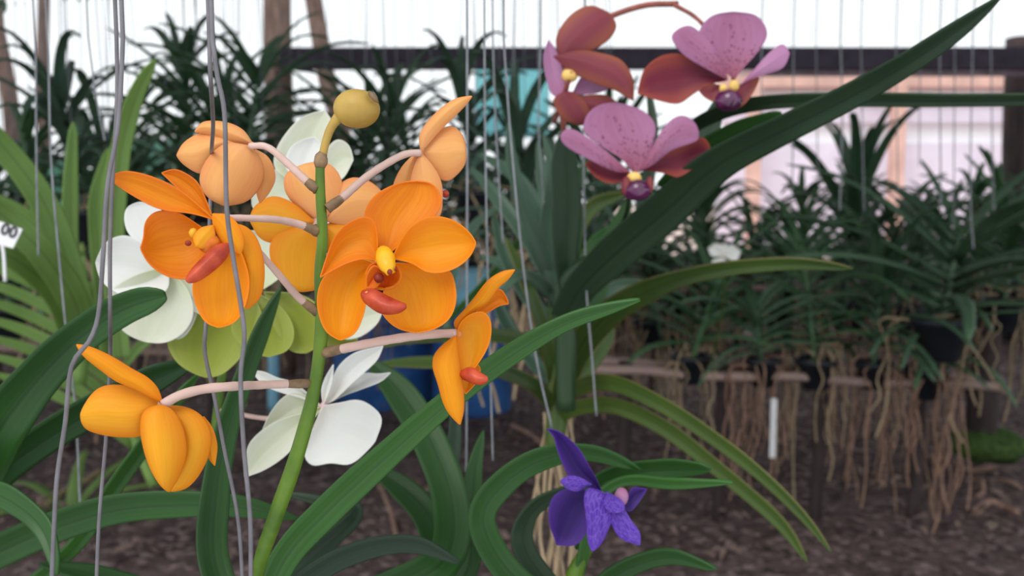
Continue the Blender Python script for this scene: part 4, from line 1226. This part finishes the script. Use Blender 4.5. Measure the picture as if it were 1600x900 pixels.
# ------------------------------------------------------------------ orange orchid, the main plant
op, oq = px_plant('orchid_plant', (395, 1010, 0.50), 'orange orchid in the foreground, its green stem carrying seven orange flowers and an ochre bud')
for pts, hw, mt, td, bl in [
    ([(395, 1000, 0.50), (440, 880, 0.50), (508, 802, 0.49), (600, 716, 0.48), (700, 628, 0.47), (790, 560, 0.465), (880, 506, 0.46), (960, 480, 0.455), (1002, 468, 0.45)], [16, 22, 24, 24, 21, 18, 17, 13, 8], 'leaf_bright', 0.5, True),
    ([(385, 1000, 0.51), (335, 880, 0.53), (336, 780, 0.54), (352, 680, 0.55), (382, 590, 0.555), (412, 510, 0.56), (440, 448, 0.565)], [16, 24, 24, 20, 16, 14, 6], 'leaf', 0.5, False),
    ([(405, 1000, 0.52), (560, 940, 0.56), (690, 880, 0.6), (706, 790, 0.64), (672, 690, 0.67), (624, 612, 0.69), (572, 560, 0.71)], [16, 26, 30, 30, 28, 26, 12], 'leaf', 0.4, False),
    ([(405, 1000, 0.53), (560, 960, 0.6), (680, 880, 0.66), (668, 806, 0.69), (620, 756, 0.71), (566, 724, 0.73)], [14, 20, 26, 26, 22, 8], 'leaf', 0.5, False),
    ([(405, 1000, 0.53), (600, 970, 0.6), (725, 900, 0.65), (734, 800, 0.67), (742, 730, 0.68), (756, 671, 0.69)], [14, 18, 19, 19, 17, 7], 'leaf', 0.4, False),
    ([(405, 1000, 0.53), (590, 960, 0.62), (690, 860, 0.68), (700, 760, 0.72), (712, 660, 0.75), (700, 600, 0.76)], [12, 16, 16, 15, 13, 6], 'leaf_dark', 0.4, False),
    ([(400, 1000, 0.50), (450, 930, 0.51), (540, 870, 0.52), (640, 850, 0.53), (720, 880, 0.54)], [12, 17, 17, 14, 6], 'leaf_dark', 0.6, False),
]:
    strap('leaf', op, oq, pts, hw, mat=mt, fold=0.4, tilt=td, blunt=bl)
SD = 0.43
mb = MB()
sp = [(395, 1010, 0.50), (402, 900, 0.46), (429, 812, 0.44), (458, 730, SD), (484, 640, SD), (497, 570, SD), (503, 500, SD), (500, 430, SD), (504, 370, SD), (501, 310, SD), (500, 262, SD), (501, 246, SD)]
mb.tube([P(*p) for p in sp], [r_ * SD / FPX for r_ in (13, 11, 11, 11.5, 12.5, 12.5, 11.5, 10, 10.5, 9, 8, 7)], k=16, n=70)
spk = mb.build('flower_stem', M['stem'], op, oq)
mb = MB(); mb.tube([P(*p) for p in [(395, 1040, 0.505), (392, 1000, 0.505), (390, 960, 0.505)]], 0.009, k=12, n=6); mb.build('stem', M['stem'], op, oq)
# top node, bud
mb = MB(); s = SD / FPX
mb.tube([P(500, 262, SD), P(501, 254, SD), P(502, 246, SD), P(505, 239, SD)], [8 * s, 11 * s, 10.5 * s, 7 * s], k=14, n=12)
mb.build('node', M['pedicel_brown'], spk); 
for v in spk.children[0].data.vertices: v.co = v.co - oq
mb = MB(); mb.tube([P(503, 248, SD), P(509, 222, SD), P(517, 200, SD), P(531, 180, SD)], [6.5 * s, 6.5 * s, 7 * s, 9 * s], k=14, n=20)
bp_ = mb.build('pedicel', M['bud'], op, oq)
mb = MB(); c = P(559, 170, SD)
ax = (RT * 37 * s + UP * -4 * s, FW * 33 * s, UP * 31 * s + RT * 6 * s)


def budf(th, ph):
    # three seams and a notch towards the upper right
    k = 1 - 0.035 * abs(math.cos(1.5 * ph)) ** 8
    x = math.sin(th) * math.cos(ph); z = math.cos(th)
    k += 0.05 * x * -1 * z
    d = (x - 0.62) ** 2 + (z - 0.55) ** 2
    return k * (1 - 0.10 * math.exp(-d / 0.03)) * (0.96 + 0.06 * (1 if x < 0 else 0) * abs(x))


mb.blob(c, ax, nu=26, nv=36, f=budf)
bud = mb.build('bud', M['bud'], op, oq)
mb = MB(); mb.tube([P(576, 143, SD - 0.0062), P(582, 150, SD - 0.0080), P(588, 157, SD - 0.0068), P(591, 160, SD - 0.0058)], [0.0004, 0.0013, 0.0012, 0.0004], k=8, n=10); mb.build('bud_crease', M['pedicel_brown'], bud, oq)


def oflower(cx, cy, D, r=4, mat='column'):
    return flower_heart('flower', op, oq, (cx, cy), D, r, mat)


# F4 behind the stem (drawn back to front; depth does the ordering)
F = 0.485; f = oflower(498, 345, F, 8, 'pedicel')
petal('sepal', f, oq, F, (498, 348, 0), (478, 256, 5), [(462, 322), (444, 296), (448, 270)], [(520, 330), (538, 302), (528, 268), (506, 253)], -5, 'peach')
petal('petal', f, oq, F, (510, 346, 2), (604, 318, 6), [(524, 298), (545, 278), (572, 280), (596, 298)], [(545, 354), (590, 346)], -4, 'peach')
petal('petal', f, oq, F, (494, 348, -2), (390, 344, 2), [(460, 318), (426, 306), (398, 322)], [(470, 366), (438, 380), (408, 374)], -5, 'orange_glow')
petal('sepal', f, oq, F, (500, 350, -4), (472, 456, 2), [(462, 352), (432, 362), (420, 392), (432, 430), (450, 450)], [(508, 380), (512, 420), (500, 450)], -6, 'orange_glow')
petal('sepal', f, oq, F, (506, 350, 4), (556, 430, 6), [(498, 385), (514, 420)], [(560, 350), (590, 380), (580, 420)], -5, 'orange_glow')
pedicel(op, oq, [(498, 346, F - 0.004), (496, 352, F - 0.025), (494, 360, SD + 0.006)], 6, 7)
# F5 upper right
F = 0.455; f = oflower(660, 240, F, 7, 'peach')
petal('petal', f, oq, F, (653, 236, 3), (628, 318, 8), [(630, 258), (617, 281), (614, 298)], [(650, 262), (652, 300)], -3, 'peach')
petal('petal', f, oq, F, (662, 238, 0), (728, 236, 3), [(678, 212), (696, 198), (711, 198), (724, 214)], [(664, 254), (682, 276), (698, 284), (714, 274), (727, 256)], -4, 'peach')
petal('sepal', f, oq, F, (657, 238, -4), (668, 352, -6), [(646, 263), (640, 292), (644, 330)], [(676, 258), (690, 284), (692, 312), (688, 338)], -4, 'peach')
petal('sepal', f, oq, F, (658, 238, -4), (738, 150, -2), [(655, 212), (668, 190), (689, 169), (712, 154)], [(674, 220), (692, 200), (712, 181), (730, 162)], -3, 'peach')
mb = MB(); mb.blob(P(696, 303, F + 0.004), (RT * 0.0018, FW * 0.003, UP * 0.0018)); mb.build('lip', M['lip_red'], f, oq)
pedicel(op, oq, [(658, 239, F - 0.006), (633, 241, F - 0.008), (600, 258, F - 0.012), (567, 281, F - 0.016), (536, 308, SD + 0.002), (511, 326, SD)], 5.5, 6.5)
# F3 upper left, facing away
F = 0.44; f = oflower(393, 229, F, 7, 'peach')
petal('petal', f, oq, F, (392, 230, 4), (406, 318, 8), [(398, 262), (400, 298)], [(420, 246), (431, 276), (422, 300)], -2, 'peach')
petal('petal', f, oq, F, (390, 229, 2), (276, 243, 6), [(354, 210), (316, 207), (288, 222)], [(350, 240), (318, 272), (288, 258)], -5, 'peach')
petal('sepal', f, oq, F, (396, 226, 0), (304, 206, 2), [(380, 203), (354, 191), (319, 190)], [(365, 226), (335, 213)], -4, 'peach')
petal('sepal', f, oq, F, (390, 228, -4), (352, 322, -2), [(352, 224), (322, 250), (311, 282), (324, 308)], [(410, 252), (411, 284), (388, 314)], -8, 'peach')
pedicel(op, oq, [(390, 228, F - 0.008), (418, 230, F - 0.01), (450, 256, F - 0.01), (478, 282, SD), (496, 296, SD)], 5, 7)
# F2 left flower
F = 0.385; f = oflower(302, 364, F - 0.004, 7)
petal('petal', f, oq, F, (331, 336, 8), (252, 270, 14), [(312, 290), (296, 274), (273, 264)], [(300, 316), (274, 292)], 3, 'deep_orange')
petal('petal', f, oq, F, (316, 356, 2), (219, 388, -6), [(277, 331), (243, 330), (226, 347), (224, 370)], [(324, 404), (304, 434), (278, 437), (253, 429), (231, 411)], 7, 'deep_orange')
petal('sepal', f, oq, F, (336, 344, -2), (169, 278, -8), [(290, 303), (257, 283), (220, 270), (190, 267)], [(300, 334), (262, 330), (238, 323), (207, 306), (184, 291)], 3, 'deep_orange')
petal('sepal', f, oq, F, (342, 374, 0), (342, 512, -10), [(322, 405), (302, 438), (303, 470), (318, 502)], [(368, 378), (388, 425), (387, 468), (370, 502)], 6, 'orange', ruffle=0.5)
petal('sepal', f, oq, F, (344, 350, 6), (386, 484, 6), [(356, 390), (374, 425), (374, 464)], [(382, 352), (404, 376), (414, 420), (408, 464)], -4, 'orange')
petal('petal', f, oq, F, (332, 334, -4), (376, 398, -2), [(334, 356), (352, 384)], [(358, 336), (376, 356), (382, 380)], -1.5, 'orange')
petal('column_wing', f, oq, F - 0.004, (334, 352, 0), (306, 386, -3), [(314, 356), (302, 370)], [(336, 372), (322, 388)], -1.5, 'orange_glow')
petal('lip', f, oq, F - 0.010, (358, 382, 4), (292, 440, -5), [(336, 386), (316, 406), (300, 424)], [(354, 402), (334, 422), (310, 438)], -3.5, 'lip_red', thick=0.0018)
mb = MB(); mb.blob(P(294, 380, F - 0.008), (RT * 0.0013, FW * 0.001, UP * 0.0011)); mb.build('pollen_cap', M['throat_dark'], f, oq)
mb = MB(); mb.blob(P(326, 380, F - 0.004), (RT * 0.0045, FW * 0.003, UP * 0.004)); mb.build('throat', M['throat'], f, oq)
pedicel(op, oq, [(346, 340, F + 0.012), (390, 341, F + 0.02), (430, 343, F + 0.03), (466, 350, SD - 0.006), (498, 362, SD)], 5, 7)
pedicel(op, oq, [(396, 384, F + 0.012), (412, 402, F + 0.02), (440, 434, F + 0.03), (466, 464, SD - 0.004), (496, 488, SD)], 5, 7)
# F6 right, in profile
F = 0.42; f = oflower(716, 522, F, 6, 'peach')
petal('sepal', f, oq, F, (716, 520, 2), (805, 421, 0), [(708, 504), (724, 486), (741, 465), (761, 439), (784, 424)], [(735, 492), (761, 474), (779, 450), (795, 436)], -2, 'orange')
petal('petal', f, oq, F, (742, 492, 8), (795, 475, 12), [(755, 466), (779, 451), (790, 461)], [(760, 490), (779, 479)], 3, 'deep_orange')
petal('petal', f, oq, F, (714, 526, -2), (728, 590, -6), [(718, 506), (735, 490), (757, 486), (767, 500), (768, 522), (762, 544), (750, 564), (738, 580)], [(714, 550), (716, 575)], 5, 'orange_glow')
petal('sepal', f, oq, F, (716, 560, 6), (727, 616, 4), [(750, 572), (744, 598)], [(716, 590)], 3, 'orange')
petal('sepal', f, oq, F, (712, 524, -6), (719, 664, -10), [(690, 540), (677, 556), (676, 576), (684, 600), (693, 632), (706, 652)], [(716, 552), (721, 584), (725, 614), (725, 642)], -4, 'orange')
petal('lip', f, oq, F - 0.011, (716, 585, 5), (762, 592, -2), [(735, 575), (750, 584)], [(734, 595), (752, 599)], -3, 'lip_red', thick=0.0020)
pedicel(op, oq, [(715, 521, F), (680, 522, F), (620, 529, F + 0.002), (560, 540, F + 0.005), (506, 551, SD)], 7, 7.5)
# F7 lower left, facing away
F = 0.385; f = oflower(254, 632, F, 8, 'pedicel')
petal('petal', f, oq, F, (318, 650, 10), (336, 728, 12), [(318, 684), (324, 712)], [(332, 668), (340, 696)], -1, 'orange')
petal('petal', f, oq, F, (258, 634, 4), (268, 768, 8), [(270, 660), (278, 705), (262, 748)], [(288, 635), (314, 647), (329, 672), (330, 700), (317, 734), (294, 762)], -6, 'orange_glow')
petal('petal', f, oq, F, (254, 632, 2), (129, 644, -2), [(228, 612), (192, 601), (160, 603), (140, 620)], [(232, 672), (222, 682), (196, 684), (160, 680), (131, 668)], -7, 'orange_glow')
petal('sepal', f, oq, F, (254, 630, -3), (119, 538, -10), [(248, 608), (232, 590), (207, 576), (176, 557), (140, 541)], [(238, 622), (211, 608), (182, 596), (153, 575), (130, 556)], -3, 'orange')
petal('sepal', f, oq, F, (252, 632, -6), (265, 769, -4), [(226, 640), (219, 664), (223, 696), (234, 730), (251, 758)], [(272, 642), (288, 672), (292, 710), (280, 745)], -8, 'orange_glow')
pedicel(op, oq, [(254, 633, F - 0.004), (280, 618, F), (318, 608, F + 0.005), (359, 604, F + 0.012), (420, 601, SD - 0.01), (486, 599, SD)], 8, 7)
# F1 front, facing the viewer
F = 0.40; f = oflower(599, 412, F - 0.002, 14)
petal('sepal', f, oq, F, (601, 402, 2), (652, 283, 8), [(584, 370), (568, 340), (581, 309), (610, 290), (632, 284)], [(632, 378), (668, 350), (689, 325), (688, 300), (674, 286)], 5, 'deep_orange', ruffle=0.5)
petal('sepal', f, oq, F, (582, 412, 0), (532, 532, -4), [(560, 405), (530, 414), (505, 432), (495, 462), (498, 494), (510, 520)], [(573, 440), (573, 472), (566, 500), (554, 522)], 7, 'orange', ruffle=0.4)
petal('sepal', f, oq, F, (604, 410, 2), (650, 520, 0), [(600, 450), (592, 478), (600, 496), (620, 513)], [(650, 412), (700, 418), (713, 448), (713, 476), (702, 500), (678, 515)], 7, 'orange', ruffle=0.5)
petal('petal', f, oq, F, (590, 408, -2), (500, 434, -7), [(590, 372), (584, 342), (566, 338), (541, 350), (522, 371), (509, 404)], [(566, 406), (540, 413), (518, 424)], 5, 'deep_orange', ruffle=0.4)
petal('petal', f, oq, F, (612, 404, -3), (744, 380, -6), [(630, 368), (648, 348), (676, 337), (708, 343), (733, 362)], [(644, 412), (664, 425), (690, 427), (717, 417), (736, 399)], 6, 'orange', ruffle=0.4)
mb = MB(); s = F / FPX
mb.tube([P(598, 392, F - 0.003), P(601, 400, F - 0.008), P(604, 411, F - 0.0115), P(608, 421, F - 0.0135), P(611, 428, F - 0.0135)], [9 * s, 13 * s, 15 * s, 13 * s, 7 * s], k=16, n=16)
mb.build('column_hood', M['column'], f, oq)
petal('throat', f, oq, F - 0.008, (600, 408, 0), (600, 452, 1), [(578, 414), (570, 432), (580, 448)], [(620, 414), (628, 432), (618, 447)], 5, 'throat_petal', thick=0.0012)
petal('side_lobe', f, oq, F - 0.010, (600, 424, 0), (572, 450, 2), [(584, 414), (572, 430)], [(594, 442), (584, 452)], 2, 'throat_petal', thick=0.001)
mb = MB(); mb.blob(P(592, 434, F - 0.0098), (RT * 8 * s, FW * 0.0030, UP * 8 * s)); mb.blob(P(609, 425, F - 0.0175), (RT * 4 * s, FW * 0.001, UP * 4.5 * s)); mb.blob(P(618, 421, F - 0.0155), (RT * 2 * s, FW * 0.001, UP * 3 * s)); mb.build('throat_opening', M['throat_dark'], f, oq)
petal('lip', f, oq, F - 0.015, (566, 457, 5), (635, 478, -3), [(584, 452), (602, 462), (618, 470)], [(570, 470), (588, 485), (604, 490), (624, 487)], -4, 'lip_red', ruffle=0.8, thick=0.0018)
mb = MB(); mb.blob(P(576, 459, F - 0.013), (RT * 7 * s, FW * 0.002, UP * 5 * s)); mb.build('lip_callus', M['peach'], f, oq)
pedicel(op, oq, [(600, 408, F + 0.004), (570, 400, F + 0.02), (530, 396, SD + 0.004), (506, 400, SD)], 5, 6)

# ------------------------------------------------------------------ wires
def wire(pts, rpx, label, mat='wire', group=None, up=True, low=True, name='hanging_wire'):
    c = [P(*p) for p in pts]
    if up:
        top = c[0]; c = [Vector((top.x - (c[1].x - top.x) * 0.3, top.y, 2.3))] + c
    s = pts[0][2] / FPX
    mb = MB(); vis = sample(c[1:] if up else c, 60)
    if up:
        vis = [c[0].lerp(vis[0], k / 4) for k in range(4)] + vis
    mb.tube(vis, rpx * s, k=8)
    o = mb.build(name, M[mat], None, c[-1].copy())
    return tag(o, label, 'wire', group)


WN = 0.36
wire([(192, 60, WN), (190, 110, WN), (184, 200, WN), (168, 290, WN), (161, 400, WN), (154, 490, WN), (140, 532, WN), (112, 572, WN), (102, 660, WN), (90, 740, WN), (85, 812, WN), (80, 930, WN)], 3.8, 'thick grey bent wire running from top to bottom left of the orange flowers')
wire([(182, 60, 0.375), (183, 150, 0.375), (176, 280, 0.375), (172, 380, 0.375), (172, 480, 0.375), (172, 560, 0.40), (166, 680, 0.41), (155, 812, 0.41), (150, 930, 0.41)], 3.4, 'straight grey wire just behind the bent wire at left, passing behind the lower left flower')
wire([(327, 60, 0.37), (329, 120, 0.37), (333, 190, 0.40), (331, 230, 0.422), (330, 255, 0.462), (328, 330, 0.47), (322, 500, 0.43), (320, 550, 0.43), (335, 620, 0.43), (350, 700, 0.43), (372, 812, 0.43), (380, 930, 0.43)], 3.6, 'grey wire passing behind the left orange flower and reappearing below it')
wire([(332, 60, 0.355), (340, 120, 0.355), (351, 180, 0.355), (354, 320, 0.355), (364, 400, 0.355), (377, 480, 0.355), (382, 530, 0.355), (376, 590, 0.355), (381, 700, 0.355), (391, 812, 0.355), (392, 930, 0.355)], 3.8, 'thick wavy grey wire hanging in front of the left orange flower')
WIRE_LABELS = [
    'leftmost thin wire, in front of the yellow-green leaves at the left edge',
    'long slanting wire at left reaching down over the dark leaves',
    'short thin wire left of the twisted wires near the top',
    'thin straight wire just right of the upper right orange flower',
    'thin wire passing right beside the lower right orange flower',
    'thin wire in front of the cyan tarpaulin, ending above the blue drum',
    'thin bowed wire slanting down towards the violet flower',
    'thin wire just left of the pink flowers',
    'thin wire behind the spotted pink flower, reaching down below it',
    'thin wire right of the upper pink flower',
    'thin wire crossing the wide diagonal dark leaf halfway',
    'thin wire where the diagonal and horizontal dark leaves cross',
    'thin wire just right of the leaf crossing',
    'thin wire at the pale pink post of the far building',
    'thin wire above the broad-leaved orchid at right',
    'thin wire close beside the one above the broad-leaved orchid',
    'lowest reaching thin wire left of the dark post at the right edge',
    'thin wire nearest to the dark post at the right edge',
    'faint far wire between the building post and the broad-leaved orchid',
    'faint far wire left of the leaf crossing',
]
TW = 'thin grey hanging wires in front of the background plants'
for wi, (pts, r_) in enumerate([
    ([(56, 90, 0.9), (57, 250, 0.9), (60, 400, 0.9)], 1.6), ([(76, 90, 0.8), (80, 250, 0.8), (95, 430, 0.8), (106, 540, 0.8), (118, 640, 0.8), (124, 760, 0.8), (128, 860, 0.8)], 1.8),
    ([(138, 60, 1.0), (150, 150, 1.0), (164, 220, 1.0)], 1.5), 
    ([(730, 60, 0.75), (730, 300, 0.75), (729, 640, 0.75), (728, 760, 0.75)], 1.9), ([(757, 60, 0.8), (758, 200, 0.8), (762, 420, 0.8), (770, 720, 0.8)], 1.6),
    ([(770, 60, 0.9), (775, 200, 0.9), (786, 380, 0.9)], 1.5), ([(787, 60, 0.8), (793, 150, 0.8), (802, 260, 0.8), (818, 420, 0.8), (838, 560, 0.8), (862, 668, 0.8)], 1.8),
    ([(845, 60, 1.1), (842, 200, 1.1), (850, 320, 1.1)], 1.3), ([(914, 60, 1.05), (912, 250, 1.05), (916, 440, 0.95), (925, 560, 0.95), (932, 650, 0.95)], 1.5),
    ([(1190, 60, 2.0), (1190, 250, 2.0)], 1.1), ([(1240, 60, 2.4), (1238, 300, 2.4)], 1.1), ([(1313, 60, 2.2), (1316, 180, 2.2), (1312, 330, 2.2)], 1.3),
    ([(1345, 60, 2.5), (1350, 330, 2.5)], 1.0), ([(1400, 60, 2.8), (1403, 300, 2.8)], 1.0), ([(1468, 60, 2.4), (1470, 330, 2.4)], 1.2),
    ([(1492, 60, 2.9), (1490, 350, 2.9)], 1.0), ([(1520, 60, 2.3), (1516, 290, 2.3), (1521, 390, 2.3)], 1.2), ([(1548, 60, 2.6), (1552, 330, 2.6)], 1.0),
    ([(1438, 60, 3.0), (1436, 260, 3.0)], 0.9), ([(1275, 60, 2.9), (1278, 290, 2.9)], 0.9),
]):
    wire(pts, r_, WIRE_LABELS[wi], 'wire_thin', TW, up=pts[0][1] < 100)
